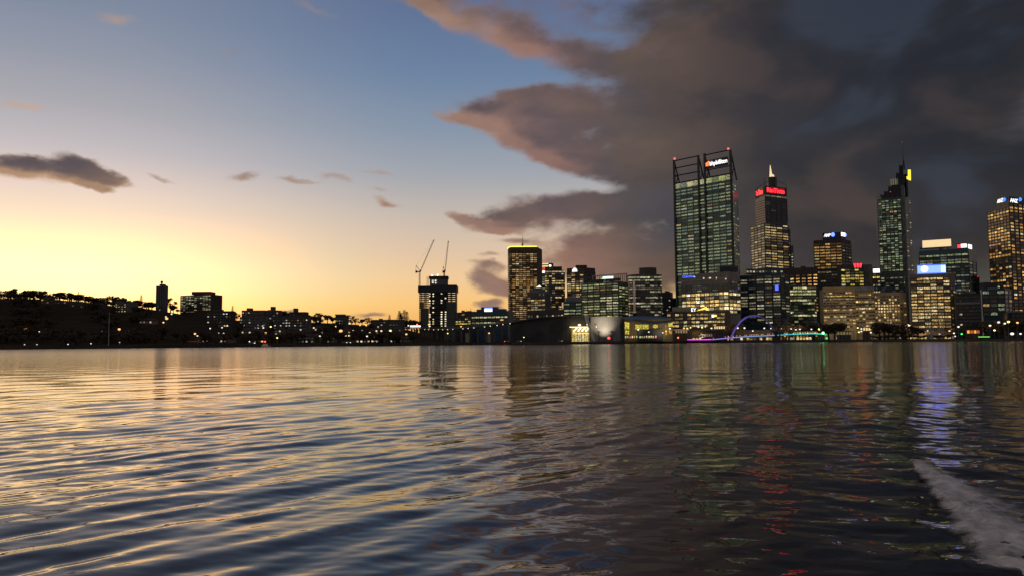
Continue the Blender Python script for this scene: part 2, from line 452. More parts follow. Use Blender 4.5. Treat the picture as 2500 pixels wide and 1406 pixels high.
GZ = 2.2
SHORE = [(-6000, 420), (-1500, 430), (0, 472), (400, 515), (800, 570), (1250, 630), (1500, 690), (1750, 755), (2050, 745), (2300, 680), (2500, 630), (3500, 560), (8000, 520)]
GROUND_Y = [(-6000, 760), (-1500, 740), (-400, 728), (0, 729), (100, 731), (200, 737), (260, 748), (300, 748), (350, 753), (450, 768), (560, 781), (650, 780), (750, 786), (850, 791), (950, 797), (1010, 808), (1060, 822), (1120, 829)]
def lerp(tab, x):
    if x <= tab[0][0]: return tab[0][1]
    for (a, va), (b_, vb) in zip(tab, tab[1:]):
        if x <= b_: return va + (vb - va) * (x - a) / (b_ - a)
    return tab[-1][1]
def shore(px): return lerp(SHORE, px)
def sstep(t):
    t = max(0.0, min(1.0, t)); return t * t * (3 - 2 * t)
def px_of(x, y): return 1250 + F * x / max(y, 1.0) * 1.0
def hz(x, y):
    px = px_of(x, y); ds = shore(px)
    if px > 1118: return GZ
    full = 3 + (hor(px) - lerp(GROUND_Y, px)) / F * 1000.0
    return GZ + (max(full, GZ) - GZ) * sstep((y - ds - 110) / (1000 - ds - 110)) + 0.0

# lit window palettes (linear light)
PAL = dict(
    warm=[(0.80, 0.52, 0.17), (0.85, 0.60, 0.24), (0.70, 0.42, 0.11), (0.9, 0.72, 0.36)],
    amber=[(0.55, 0.28, 0.06), (0.62, 0.35, 0.09), (0.75, 0.46, 0.13), (0.45, 0.20, 0.04)],
    green=[(0.40, 0.46, 0.22), (0.33, 0.42, 0.24), (0.50, 0.52, 0.26), (0.30, 0.40, 0.28)],
    lime=[(0.50, 0.52, 0.20), (0.60, 0.58, 0.28), (0.35, 0.42, 0.18), (0.8, 0.72, 0.4)],
    pale=[(0.60, 0.52, 0.30), (0.50, 0.48, 0.30), (0.72, 0.66, 0.44), (0.42, 0.36, 0.2)],
    yellow=[(0.70, 0.55, 0.10), (0.78, 0.62, 0.16), (0.58, 0.46, 0.08)],
    white=[(0.85, 0.8, 0.66), (0.7, 0.66, 0.52)],
)
def lit(pal, p, rng, dim=0.3, gain=1.0):
    r = rng.random(); c = rng.choice(PAL[pal])
    if rng.random() < 0.10: c = rng.choice(PAL[rng.choice(['warm', 'white', 'pale', 'amber', 'green'])])
    if r < p: k = rng.uniform(0.5, 1.15)
    elif r < p + dim: k = rng.uniform(0.07, 0.3)
    else: k = rng.uniform(0.0, 0.03)
    k *= gain
    return tuple(v * k for v in c)

class Tower:
    """a building: root empty, wall prism, faces seen from the river, windows, frame, extras"""
    def __init__(s, name, label, cat, foot, ytop, wall, depth=25.0, group=None, base=None, poly_extra=None, ztops=None, wall_name='wall'):
        pts = []
        for q in foot:
            if len(q) == 3: p = at(q[0], q[1], q[2])
            else: p = at(q[0], ytop, q[1])
            pts.append((p.x, p.y))
        ref = min(range(len(foot)), key=lambda i: foot[i][-1])
        rp = foot[ref]
        s.z1 = at(rp[0], ytop, rp[-1]).z
        s.pts = pts
        if len(pts) == 3:
            A, B_, C_ = [Vector(p) for p in pts]; Dp = A + C_ - B_
            poly = pts + [(Dp.x, Dp.y)]
        else:
            A, B_ = Vector(pts[0]), Vector(pts[-1]); t = (B_ - A).normalized(); nn = Vector((-t.y, t.x))
            q1, q2 = B_ + nn * depth, A + nn * depth
            poly = pts + [(q1.x, q1.y), (q2.x, q2.y)]
        s.poly = poly
        cx = sum(p[0] for p in poly) / len(poly); cy = sum(p[1] for p in poly) / len(poly)
        s.z0 = min(hz(p[0], p[1]) for p in poly) - 0.5 if base is None else base
        s.root = empty(name, (cx, cy, s.z0), label, cat, group)
        s.faces = [Face(pts[i], pts[i + 1]) for i in range(len(pts) - 1)]
        MB().prism(poly, s.z0, s.z1).build(wall_name, wall, s.root)
        s.wins = []; s.frame = MB(); s.rng = random.Random(sum(map(ord, label or name)))
    def zrow(s, fi, py, u=0.5):
        f = s.faces[fi]
        # z of photograph row py at the middle of the face
        mp = f.p0 + f.t * f.L * u
        lo, hi_ = -50.0, 400.0
        px = px_at(mp.x, mp.y)
        return f.hit(px, py)[1]
    def grid(s, fi, nb, y0, y1, nf, pal, p, wu=0.86, wz=0.55, u0=0.0, u1=1.0, dim=0.3, gain=1.0, floor_p=None, off=0.10, frame=True, fd=0.35, pier=True, lift=0.3, rows=None):
        f = s.faces[fi]
        uc = (u0 + u1) / 2
        za, zb = s.zrow(fi, y1, uc), s.zrow(fi, y0, uc)
        za = max(za, s.z0 + 1.0)
        fh = (zb - za) / nf
        bw = f.L * (u1 - u0) / nb; ub = f.L * u0
        for k in range(nf):
            row = k if rows is None else k
            pf = s.rng.choice([0.35, 0.8, 1.0, 1.2, 1.35]) if floor_p is None else floor_p(nf - 1 - k)
            for j in range(nb):
                a = ub + bw * (j + (1 - wu) / 2); bq = a + bw * wu
                z0 = za + fh * (k + lift * 0.5); z1 = z0 + fh * wz
                c = lit(pal, min(0.97, p * pf), s.rng, dim, gain)
                s.wins.append((f, a, bq, z0, z1, off, c))
        if frame:
            for k in range(nf + 1):
                zc = za + fh * k - fh * (1 - wz - lift * 0.5) * 0.5
                f.slab(s.frame, ub + 0.05, ub + bw * nb - 0.05, zc - 0.12 * fh, zc + 0.08 * fh, 0.0, fd)
            if pier:
                for j in range(nb + 1):
                    uu = min(max(ub + bw * j, ub + 0.2), ub + bw * nb - 0.2)
                    f.slab(s.frame, uu - 0.05 * bw - 0.1, uu + 0.05 * bw + 0.1, za, zb, 0.0, fd + 0.06)
        return s
    def win(s, fi, x0, y0, x1, y1, col, off=0.12):
        f = s.faces[fi]; ua, ub, za, zb = f.rect(x0, y0, x1, y1)
        s.wins.append((f, ua, ub, za, zb, off, col)); return s
    def roof_clutter(s):
        cx = sum(p[0] for p in s.poly) / len(s.poly); cy = sum(p[1] for p in s.poly) / len(s.poly)
        W_ = s.faces[0].L if len(s.faces) < 4 else abs(s.pts[-1][0] - s.pts[0][0])
        for k in range(s.rng.randint(2, 3)):
            x = cx + s.rng.uniform(-0.24, 0.24) * W_; w = s.rng.uniform(1.5, 4.0); h = s.rng.uniform(1.2, 2.6)
            MB().box(x - w, x + w, cy - s.rng.uniform(2, 4), cy + s.rng.uniform(2, 4), s.z1 - 0.2, s.z1 + h).build('roof_plant', s.rng.choice([M_grey, M_dark, M_concrete]), s.root)
        for k in range(s.rng.randint(0, 2)):
            x = cx + s.rng.uniform(-0.3, 0.3) * W_
            MB().tube((x, cy, s.z1 - 0.2), (x, cy, s.z1 + s.rng.uniform(4, 7)), 0.14, 0.05, 5).build('aerial', M_steel, s.root)
    def finish(s, frame_mat, cap=100, frame_name='facade_frame'):
        if s.root.name.startswith(('office_building', 'stone_building')) and s.root.get('category'): s.roof_clutter()
        if s.frame.v: s.frame.build(frame_name, frame_mat, s.root)
        ws = sorted(s.wins, key=lambda w: -max(w[6]))
        for w in ws[:cap]:
            mb = MB(); w[0].slab(mb, w[1], w[2], w[3], w[4], 0.0, w[5], w[6])
            mb.build('window', wg, s.root)
        if len(ws) > cap:
            mb = MB()
            for w in ws[cap:]: w[0].slab(mb, w[1], w[2], w[3], w[4], 0.0, w[5], w[6])
            tag(mb.build('window_glazing', wg, s.root), kind='stuff')
        return s
    def panel(s, fi, x0, y0, x1, y1, name, m, a=0.0, b_=0.6, parent=None):
        f = s.faces[fi]; ua, ub, za, zb = f.rect(x0, y0, x1, y1)
        mb = MB(); f.slab(mb, ua, ub, za, zb, a, b_)
        return mb.build(name, m, parent or s.root)
    def text(s, fi, x0, y0, x1, y1, txt, m, out=0.6, name='lettering', parent=None, shear=0.0):
        f = s.faces[fi]; ua, ub, za, zb = f.rect(x0, y0, x1, y1)
        return f.text(txt, ua, ub, za, zb, out, name, m, parent or s.root, shear)
    def roofbox(s, px0, px1, y0, y1, d, name, m, depth=12.0, parent=None):
        return pxbox(px0, px1, y0, y1, d, name, m, depth, parent or s.root)

def px_at(x, y):
    # photograph column of a point near the horizon row
    v = Vector((x, y, CAM_H)) - C0
    return CX + F * v.dot(rt) / v.dot(fw)

def pxbox(px0, px1, y0, y1, d, name, m, depth, parent, base=None):
    a, c = at(px0, (y0 + y1) / 2, d), at(px1, (y0 + y1) / 2, d)
    zt, zb = at((px0 + px1) / 2, y0, d).z, at((px0 + px1) / 2, y1, d).z
    if base is not None: zb = base
    return MB().box(a.x, c.x, d, d + depth, zb, zt).build(name, m, parent)

# ------------------------------------------------------------------ setting: land and river
def build_land():
    angs = []
    x = -5200
    while x < 7800:
        angs.append(x); x += 40 if -400 < x < 2900 else 200
    rows_rel = [0.0, 0.4, 1.5, 4, 8, 14, 30, 60, 100, 150, 200, 260, 330, 400, 470, 540, 640, 800, 1100, 1600, 2600, 6000]
    vs, fs = [], []
    rr = random.Random(3)
    for px in angs:
        ds = shore(px)
        for i, q in enumerate(rows_rel):
            y = ds + q; xx = (px - 1250) / F * y
            if i == 0: z = -1.0
            elif i == 1: z = 0.55
            elif i == 2: z = 0.75
            elif i == 3: z = 1.3
            elif i == 4: z = 1.8
            else: z = hz(xx, y) + (rr.uniform(-0.15, 0.15) if px < 1100 else 0)
            vs.append((xx, y, z))
    k = len(rows_rel)
    for a in range(len(angs) - 1):
        for i in range(k - 1):
            fs.append((a * k + i, (a + 1) * k + i, (a + 1) * k + i + 1, a * k + i + 1))
    mb = MB().add(vs, fs)
    mt = bpy.data.materials.new('riverside_ground'); mt.use_nodes = True
    T = NT(mt.node_tree); b = mt.node_tree.nodes['Principled BSDF']
    g = T.n('ShaderNodeNewGeometry')
    n1 = T.noise(g.outputs['Position'], 0.02, 5, 0.6).outputs[0]
    n2 = T.noise(g.outputs['Position'], 0.6, 4, 0.7).outputs[0]
    c = T.mix(T.smooth(n1, 0.4, 0.6), (0.050, 0.034, 0.020, 1), (0.066, 0.046, 0.028, 1))
    c = T.mix(T.math('MULTIPLY', T.smooth(n2, 0.4, 0.7), 0.5), c, (0.04, 0.028, 0.018, 1))
    T.put(b.inputs['Base Color'], c); b.inputs['Roughness'].default_value = 0.95; b.inputs['Specular IOR Level'].default_value = 0.0
    o = mb.build('ground', mt); tag(o, 'dark unlit land along the far river bank rising to a wooded hill', 'ground', kind='structure')
build_land()

def build_water():
    ys = np.concatenate([np.arange(560, 30, -0.85), np.arange(30, 4.0, -0.5)]) 
    d1 = CAM_H * F / ys
    rad = np.concatenate([np.array([0.5, 2, 4, 6, 7.5, 8.7]), d1[d1 > 9.0], np.array([1500, 2600, 5000])])
    azf = np.radians(np.linspace(-44, 44, 760))
    azc = np.radians(np.linspace(44, 316, 60))[1:-1]
    azs = np.concatenate([azf, azc])
    na, nr = len(azs), len(rad)
    A, Rr = np.meshgrid(azs, rad, indexing='ij')
    X, Y = Rr * np.sin(A), Rr * np.cos(A)
    sp = np.gradient(rad)[None, :] * np.ones_like(A)
    rng = np.random.default_rng(4)
    Z = np.zeros_like(X)
    infr = (np.abs(A) < math.radians(44.5))
    def wave(lam, ang, slope, env, ph):
        k = 2 * math.pi / lam
        wgt = np.clip((lam / sp - 2.5) / 3.0, 0, 1)
        return slope / k * np.cos(k * (X * math.cos(ang) + Y * math.sin(ang)) + ph) * env * wgt
    th0 = math.atan2(0.65, -0.76)
    # slow wobble of the crests
    wob = 0.55 * np.sin(0.21 * X + 0.13 * Y + 1.0) + 0.4 * np.sin(-0.1 * X + 0.33 * Y) + 0.25 * np.sin(0.5 * X - 0.41 * Y + 2)
    Xs, Ys = X.copy(), Y.copy()
    X = X + 0.55 * wob; Y = Y + 0.4 * wob
    bnd = 0.42 * (Ys - 9.5) - Xs
    env_w = 1 / (1 + np.exp(-bnd / 1.3)) * (1 / np.sqrt(1 + (Rr / 38.0) ** 2)) 
    for i in range(30):
        lam = rng.choice([0.6, 0.85, 1.1, 1.35, 1.7, 2.2]) * rng.uniform(0.88, 1.12)
        Z += wave(lam, th0 + rng.normal(0, 0.19), 0.021 * rng.uniform(0.5, 1.2), env_w, rng.uniform(0, 6.28))
    for i in range(10):
        Z += wave(rng.uniform(3.5, 8), th0 + rng.normal(0, 0.35), 0.0085, 1.0, rng.uniform(0, 6.28))
    X, Y = Xs, Ys
    # fine wind ripples, crests across the view
    for i in range(64):
        lam = math.exp(rng.uniform(math.log(0.25), math.log(1.6)))
        Z += wave(lam, math.radians(90) + rng.normal(0, 0.5), 0.0055, 0.6 + 0.4 * np.clip(Rr / 30, 0, 1), rng.uniform(0, 6.28))
    for i in range(14):
        lam = rng.uniform(2.5, 9)
        Z += wave(lam, math.radians(95) + rng.normal(0, 0.45), 0.007, 1.0, rng.uniform(0, 6.28))
    # churned water of the wake on the city side
    env_t = 1 / (1 + np.exp(bnd / 1.8)) * (1 / np.sqrt(1 + (Rr / 60.0) ** 2))
    for i in range(44):
        lam = math.exp(rng.uniform(math.log(0.4), math.log(3.2)))
        Z += wave(lam, rng.normal(math.radians(75), 0.75), 0.012, env_t, rng.uniform(0, 6.28))
    Z *= np.where(Rr > 900, 0, 1)
    Z[~infr] *= 0.2
    V = np.stack([X, Y, Z], -1).reshape(-1, 3).astype(np.float32)
    ia = np.arange(na)[:, None]; ib = (ia + 1) % na; jr = np.arange(nr - 1)[None, :]
    q = np.stack([ia * nr + jr, ia * nr + jr + 1, ib * nr + jr + 1, ib * nr + jr], -1).reshape(-1, 4)
    # wind order so that normals point up
    q = q[:, ::-1] if False else q
    me = bpy.data.meshes.new('river_water')
    me.vertices.add(len(V)); me.vertices.foreach_set('co', V.ravel())
    me.loops.add(q.size); me.loops.foreach_set('vertex_index', q.ravel().astype(np.int32))
    me.polygons.add(len(q)); me.polygons.foreach_set('loop_start', np.arange(0, q.size, 4, dtype=np.int32))
    me.polygons.foreach_set('loop_total', np.full(len(q), 4, dtype=np.int32))
    me.update(calc_edges=True); me.validate()
    me.polygons.foreach_set('use_smooth', [True] * len(me.polygons))
    if me.polygons[na // 3 * 0 + 5].normal.z < 0: me.flip_normals()
    mt = bpy.data.materials.new('river_water'); mt.use_nodes = True
    T = NT(mt.node_tree); b = mt.node_tree.nodes['Principled BSDF']
    b.inputs['Base Color'].default_value = (0.020, 0.014, 0.011, 1)
    b.inputs['IOR'].default_value = 1.36
    g = T.n('ShaderNodeNewGeometry')
    dist = T.vec('LENGTH', g.outputs['Position'])
    T.put(b.inputs['Roughness'], T.linear(T.math('POWER', T.linear(dist, 8, 300), 0.7), 0, 1, 0.035, 0.17))
    mp = T.n('ShaderNodeMapping'); T.put(mp.inputs['Vector'], g.outputs['Position'])
    mp.inputs['Rotation'].default_value = (0, 0, math.radians(-12)); mp.inputs['Scale'].default_value = (0.35, 1.0, 1.0)
    f1 = T.noise(mp.outputs[0], 4.2, 3.0, 0.6).outputs[0]
    f2 = T.noise(mp.outputs[0], 0.55, 4.0, 0.6).outputs[0]
    far = T.smooth(dist, 25, 110)
    h = T.math('ADD', T.math('MULTIPLY', f1, T.linear(dist, 10, 120, 0.0030, 0.006)), T.math('MULTIPLY', T.math('MULTIPLY', f2, far), 0.06))
    bp = T.n('ShaderNodeBump'); bp.inputs['Strength'].default_value = 1.0; bp.inputs['Distance'].default_value = 1.0
    T.put(bp.inputs['Height'], h)
    T.put(b.inputs['Normal'], bp.outputs[0])
    me.materials.append(mt)
    o = bpy.data.objects.new('river_water', me); COL.objects.link(o)
    tag(o, 'rippled river reflecting the sunset and the city lights', 'water', kind='structure')
build_water()

# ------------------------------------------------------------------ city towers
GROUP_CITY = None
# twin-frame glass tower
t = Tower('office_tower', 'tallest dark glass skyscraper with two open steel frames on its roof', 'skyscraper', [(1647, 457, 1050), (1787, 433, 985), (1801, 437, 1010)], 437, M_teal)
hot = random.Random(2)
t.grid(0, 9, 452, 668, 28, 'green', 0.72, wu=0.9, wz=0.46, dim=0.2, gain=0.42, fd=0.5)
t.grid(0, 9, 437.5, 451, 1, 'lime', 0.97, wu=0.94, wz=0.9, gain=0.55, floor_p=lambda k: 1, frame=False, dim=0)
t.grid(0, 9, 672, 790, 14, 'green', 0.4, wu=0.9, wz=0.4, gain=0.35)
t.grid(1, 3, 447, 668, 26, 'green', 0.22, wu=0.55, wz=0.35, gain=0.6, dim=0.15, frame=False)
f0, f1_ = t.faces
for i, u in enumerate([0.005, 0.445, 0.555, 0.992]):
    zt = [at(1646, 392, 1050).z, at(1704, 381, 1024).z, at(1717, 377, 1017).z, at(1778, 367, 985).z][i]
    mb = MB(); uu = f0.L * u
    f0.slab(mb, uu - 1.4, uu + 1.4, t.z0, zt, 0.0, 1.7)
    mast = mb.build('corner_mast', M_steel, t.root)
    # raking brace down to the roof behind the mast
    base_b = Vector(f0.pt(min(uu + 1.0, f0.L - 1), t.z1, -13.0)); topv = Vector(f0.pt(uu, zt - 1, 0.3))
    mb = MB(); mb.tube(topv, base_b, 1.0); mb.tube(topv.lerp(base_b, 0.55), f0.pt(uu, t.z1 + 0.5, 0.3), 0.7)
    mb.tube(topv.lerp(base_b, 0.55), Vector(f0.pt(uu, topv.lerp(base_b, 0.55).z, 0.3)), 0.45)
    mb.build('raking_brace', M_steel, t.root)
zts = [(0.005, 0.445, at(1675, 387, 1037).z), (0.555, 0.992, at(1748, 372, 1000).z)]
for (ua, ub, zt) in zts:
    for k, fr in enumerate([0.985, 0.72, 0.45, 0.19]):
        if ua > 0.5 and k == 1: continue
        zz = t.z1 + (zt - t.z1) * fr
        MB().tube(f0.pt(f0.L * ua, zz, 0.3), f0.pt(f0.L * ub, zz, 0.3), 0.8).build('cross_rail', M_steel, t.root)
sgn = t.panel(0, 1719, 388.5, 1777, 409, 'sign', M_steel, -0.6, 0.4)
f = f0
ua, ub, za, zb = f.rect(1733, 392, 1776, 404)
f.text('bhpbilliton', ua, ub, za - 0.5, zb + 0.5, 0.45, 'lettering', M_sign_white, sgn)
mb = MB()
ua, ub, za, zb = f.rect(1720, 395, 1731, 407)
for i in range(4):
    q0 = ua + (ub - ua) * i / 4
    w_ = (ub - ua) / 4 * 0.8
    h_ = (zb - za) * (0.6 + 0.13 * i)
    vs = [f.pt(q0, za, 0.9), f.pt(q0 + w_, za, 0.9), f.pt(q0 + w_ * 1.5, za + h_, 0.9), f.pt(q0 + w_ * 0.6, za + h_, 0.9)]
    vs += [f.pt(q0, za, 0.4), f.pt(q0 + w_, za, 0.4), f.pt(q0 + w_ * 1.5, za + h_, 0.4), f.pt(q0 + w_ * 0.6, za + h_, 0.4)]
    mb.add(vs, [(0, 1, 2, 3), (7, 6, 5, 4), (0, 4, 5, 1), (1, 5, 6, 2), (2, 6, 7, 3), (3, 7, 4, 0)])
mb.build('emblem', M_sign_orange, sgn)
for (px, py, d) in [(1647, 388, 1050), (1778, 364, 985)]:
    p = at(px, py, d); MB().ball(p, 1.3).build('warning_light', L_red, t.root)
t.finish(M_teal)

# lower office block in front of it
t = Tower('office_building', 'grey office block with blue lettering standing before the tallest tower', 'office building', [(1663, 665, 905), (1778, 662, 862), (1806, 664, 878)], 663, mat('taupe_cladding', (0.20, 0.175, 0.16), 0.6, var=0.2, vscale=0.1))
t.grid(0, 9, 694, 712, 3, 'pale', 0.04, wz=0.5, dim=0.3, gain=0.35, fd=0.3)
t.grid(0, 10, 714, 767, 6, 'warm', 0.62, wz=0.68, wu=0.9, dim=0.3, gain=1.25, fd=0.3)
t.grid(1, 4, 685, 713, 4, 'pale', 0.15, wz=0.45, gain=0.5)
t.grid(1, 3, 714, 765, 6, 'warm', 0.8, wz=0.7, wu=0.92, gain=1.1)
for px in (1718, 1732, 1749, 1772):
    t.win(0, px - 1.4, 677.5, px + (4 if px == 1732 else 1.4), 682.5, (0.9, 0.7, 0.4))
t.panel(0, 1663.5, 681.5, 1777, 684, 'ledge', M_pink, 0, 0.5)
t.text(0, 1667, 671.5, 1694, 678, 'Deloitte', M_sign_blue, 0.2)
u_, _, z_, _ = t.faces[0].rect(1696, 674, 1697, 676)
MB().ball(t.faces[0].pt(u_, z_, 0.6), 0.8).build('lettering_dot', M_sign_teal, t.root)
t.roofbox(1757, 1802, 650, 664, 885, 'roof_plant', M_dark, 10)
t.finish(M_concrete)

t = Tower('podium_building', 'long low office podium with white letters and a yellow beam sign on its roofline', 'office building', [(1628, 757, 842), (1770, 757, 812)], 757, mat('podium_wall', (0.10, 0.085, 0.07), 0.7, var=0.2))
t.grid(0, 14, 762, 798, 4, 'warm', 0.62, wz=0.5, wu=0.9, gain=0.7, dim=0.35)
t.panel(0, 1642, 749, 1690, 759.5, 'roof_fascia', M_grey, 0.4, 1.2)
sg = t.panel(0, 1686, 749.5, 1703, 761, 'sign', M_dark, 0.4, 1.0)
t.text(0, 1688.5, 751.5, 1700.5, 759.8, 'EY', M_sign_white, 1.02, parent=sg)
f = t.faces[0]
u1, z1 = f.hit(1700.5, 758.6); u2, z2 = f.hit(1725, 748); u3, z3 = f.hit(1728, 753.5)
vs = [f.pt(u1, z1, 1.5), f.pt(u3, z3, 1.5), f.pt(u2, z2, 1.5), f.pt(u1, z1, 1.1), f.pt(u3, z3, 1.1), f.pt(u2, z2, 1.1)]
MB().add(vs, [(0, 1, 2), (5, 4, 3), (0, 3, 4, 1), (1, 4, 5, 2), (2, 5, 3, 0)]).build('beam_emblem', M_sign_yellow, sg)
s2 = t.panel(0, 1738, 767.5, 1743.5, 774, 'sign', M_sign_white, 0.4, 0.8)
t.panel(0, 1743.5, 768, 1750, 772.5, 'emblem', M_sign_yellow, 0.4, 0.8, parent=s2)
t.finish(M_dark)

# red-lettered tower with golden spire
t = Tower('office_tower', 'stepped granite skyscraper with red rooftop lettering and a golden lit spire', 'skyscraper', [(1832, 543, 1120), (1866, 545, 1080), (1924, 543, 1105)], 545, M_concrete)
t.grid(0, 4, 548, 655, 17, 'pale', 0.5, wz=0.5, wu=0.92, gain=0.42, fd=0.4)
t.grid(1, 4, 548, 655, 17, 'warm', 0.55, wz=0.5, wu=0.92, gain=0.55, fd=0.4)
up_ = Tower('upper_shaft', None, None, [(1844, 470, 1112), (1867, 456, 1085), (1920, 458, 1105)], 457, mat('dark_slate_glass', (0.03, 0.035, 0.04), 0.3, var=0.2), base=t.z1)
up_.root.parent = t.root; up_.root.location = up_.root.location - t.root.location
fa, fb_ = up_.faces
mb = MB(); fa.slab(mb, 0.1, fa.L - 0.1, t.z1, up_.zrow(0, 480), 0, 0.5); mb.build('granite_flank', mat('glow_tinted_granite', (0.62, 0.47, 0.39), 0.7, var=0.15), t.root)  # sunset glow on this flank put into a paler granite colour
for k in range(10):
    za, zb = t.z1 + 1, up_.zrow(0, 484)
    mb = MB(); zz = za + (zb - za) * k / 10; fa.slab(mb, 1, fa.L - 1, zz, zz + 0.8, 0.5, 0.7); mb.build('string_course', M_brown, t.root)
up_.grid(1, 4, 478, 484, 1, 'pale', 0.8, gain=0.35, frame=False, wz=0.5)
up_.grid(1, 4, 486, 541, 12, 'pale', 0.0, gain=0.2, wz=0.55, dim=0.05, fd=0.25)
sg = up_.panel(1, 1868, 457, 1920, 477, 'sign', M_dark, 0, 0.7, parent=t.root)
up_.text(1, 1871.5, 461, 1914, 472, 'RioTinto', M_sign_red, 0.75, parent=sg)
up_.panel(1, 1871.5, 460, 1914, 473, 'glow_panel', mat('red_backlight', (0.3, 0.0, 0.0), 0.5, (1.0, 0.0, 0.015), 0.35), 0.6, 0.74, parent=sg)
sg = up_.panel(0, 1845.5, 459, 1865.5, 481, 'sign', M_dark, 0, 0.7, parent=t.root)
ua, ub, za, zb = fa.rect(1846, 466, 1863, 475)
fa.text('RioTinto', ua, ub, za - 1, zb + 1, 0.75, 'lettering', M_sign_red, sg)
up_.finish(M_steel)
# cap, spire, corner fins
p = at(1885, 445, 1098)
hexp = [(p.x + 6.6 * math.cos(a), p.y + 6.6 * math.sin(a)) for a in [math.pi / 8 + k * math.pi / 4 for k in range(8)]]
MB().prism(hexp, up_.z1, at(1885, 434, 1098).z).build('cap', M_dark, t.root)
zc = at(1885, 434, 1098).z
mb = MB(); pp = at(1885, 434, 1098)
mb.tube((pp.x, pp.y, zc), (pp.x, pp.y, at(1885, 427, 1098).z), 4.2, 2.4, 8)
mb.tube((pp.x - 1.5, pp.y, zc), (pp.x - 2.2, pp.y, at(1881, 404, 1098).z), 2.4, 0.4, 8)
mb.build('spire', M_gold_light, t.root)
mb = MB()
for (px, a) in ((1867, 436), (1920, 452), (1845, 462)):
    q = at(px, 470, 1088 if px == 1867 else 1107); q2 = at(px, a, q.y)
    mb = MB().tube((q.x, q.y, q.z - 10), (q.x, q.y, q2.z), 0.6, 0.3)
    mb.tube((q.x, q.y, q2.z), (pp.x, pp.y, zc - 1), 0.25)
    mb.build('corner_fin', M_steel, t.root)
for (x0, x1, yt) in ((1924, 1931, 560), (1931, 1938, 600)):
    st_ = pxbox(x0, x1, yt, 668, 1112, 'setback_block', M_concrete, 22, t.root, base=t.z0)
    fc = Face(at(x0, 640, 1112)[:2], at(x1, 640, 1112)[:2])
    for k in range(9):
        zz = st_.data.vertices[4].co.z - 5 - k * 4.2
        if k > 1 and R.random() < 0.7:
            mb = MB(); fc.slab(mb, fc.L * R.uniform(0.1, 0.4), fc.L * R.uniform(0.6, 0.9), zz, zz + 1.8, 0, 0.1, lit('pale', 0.7, R, gain=0.6)); mb.build('window', wg, t.root)
t.finish(M_steel)

# navy curtain-wall block
t = Tower('office_building', 'navy glass office block behind the purple arch with a small vertical blue sign', 'office building', [(1806, 669, 905), (1905, 667, 880), (1926, 667, 900)], 668, M_navy)
t.grid(0, 5, 672, 790, 17, 'pale', 0.36, wu=0.8, wz=0.5, gain=0.55, dim=0.25, fd=0.3,
       floor_p=lambda k: [0.1, 1.8, 1.6, 0.1, 0.05, 0.05, 0.05, 1.4, 0.3, 1.5, 1.4, 1.0, 0.2, 1.2, 0.3, 0.1, 0.4][k])
t.grid(1, 2, 672, 790, 17, 'pale', 0.25, wu=0.8, wz=0.45, gain=0.5, dim=0.2)
t.panel(0, 1892.5, 696, 1900.5, 709, 'sign', M_sign_blue, 0.1, 0.5)
rb = t.roofbox(1822, 1912, 656, 668, 900, 'roof_storey', M_navy, 14)
fc = Face(at(1822, 662, 900)[:2], at(1912, 662, 900)[:2])
for j in range(12):
    mb = MB(); zz = at(1866, 667, 900).z
    fc.slab(mb, fc.L * (j + 0.15) / 12, fc.L * (j + 0.8) / 12, zz + 0.8, zz + 2.6, 0, 0.1, lit('pale', 0.5, R, gain=0.6)); mb.build('window', wg, t.root)
t.finish(M_steel)

# dark red-brown block with a glass drum in front
t = Tower('office_building', 'dark brown office block with orange lit top storeys beside the navy glass block', 'office building', [(1912, 652, 1000), (1997, 652, 985)], 652, M_brown, 20)
t.grid(0, 6, 668, 698, 4, 'amber', 0.5, wu=0.6, wz=0.42, gain=1.4, dim=0.2)
t.grid(0, 6, 700, 790, 12, 'amber', 0.2, wu=0.6, wz=0.4, gain=0.6)
t.finish(M_dark)
arc = []
for k in range(9):
    a = math.radians(-80 + 160 * k / 8)
    arc.append((1958 + 34 * math.sin(a), 950 - 15 * math.cos(a)))
t = Tower('office_building', 'rounded green glass office building with bright yellow green floors behind the unlit arch', 'office building', arc, 696, M_green, 14)
for i in range(8):
    t.grid(i, 1, 699, 795, 13, 'lime', 0.5, wu=0.94, wz=0.55, gain=0.75, dim=0.25, fd=0.25, pier=False,
           floor_p=lambda k: [1.3, 1.9, 1.7, 0.2, 1.0, 1.2, 0.1, 0.1, 0.9, 1.5, 0.2, 0.2, 0.2][k])
t.finish(M_dark)

# tower with white lettering and blue drop
t = Tower('office_tower', 'dark brown tower with vertical ribs and a white and blue crown sign', 'skyscraper', [(1986, 586, 1105), (2055, 583, 1090), (2077, 585, 1110)], 584, M_brown)
t.grid(0, 5, 592, 656, 9, 'amber', 0.62, wu=0.88, wz=0.5, gain=0.62, dim=0.35, fd=0.4)
t.grid(0, 5, 660, 790, 18, 'pale', 0.05, wu=0.88, wz=0.5, gain=0.5, dim=0.05)
t.grid(1, 3, 595, 700, 14, 'pale', 0.04, wu=0.7, wz=0.4, gain=0.5, dim=0.05)
f = t.faces[0]
for j in range(6):
    mb = MB(); uu = 0.4 + (f.L - 0.8) * j / 5
    f.slab(mb, uu - 0.5, uu + 0.5, t.z0, t.z1 - 0.5, 0.0, 1.4); mb.build('vertical_rib', M_concrete, t.root)
A_, B_ = f.pt(f.L * 0.33, 0, -1), f.pt(f.L * 0.98, 0, -1)
C_ = (t.faces[1].pt(t.faces[1].L * 0.5, 0, -1)); 
D_ = (A_[0] + C_[0] - B_[0], A_[1] + C_[1] - B_[1])
zc = at(2032, 567, 1092).z
MB().prism([A_[:2], B_[:2], C_[:2], D_], t.z1, zc).build('crown', M_dark, t.root)
cf = Face(A_, B_)
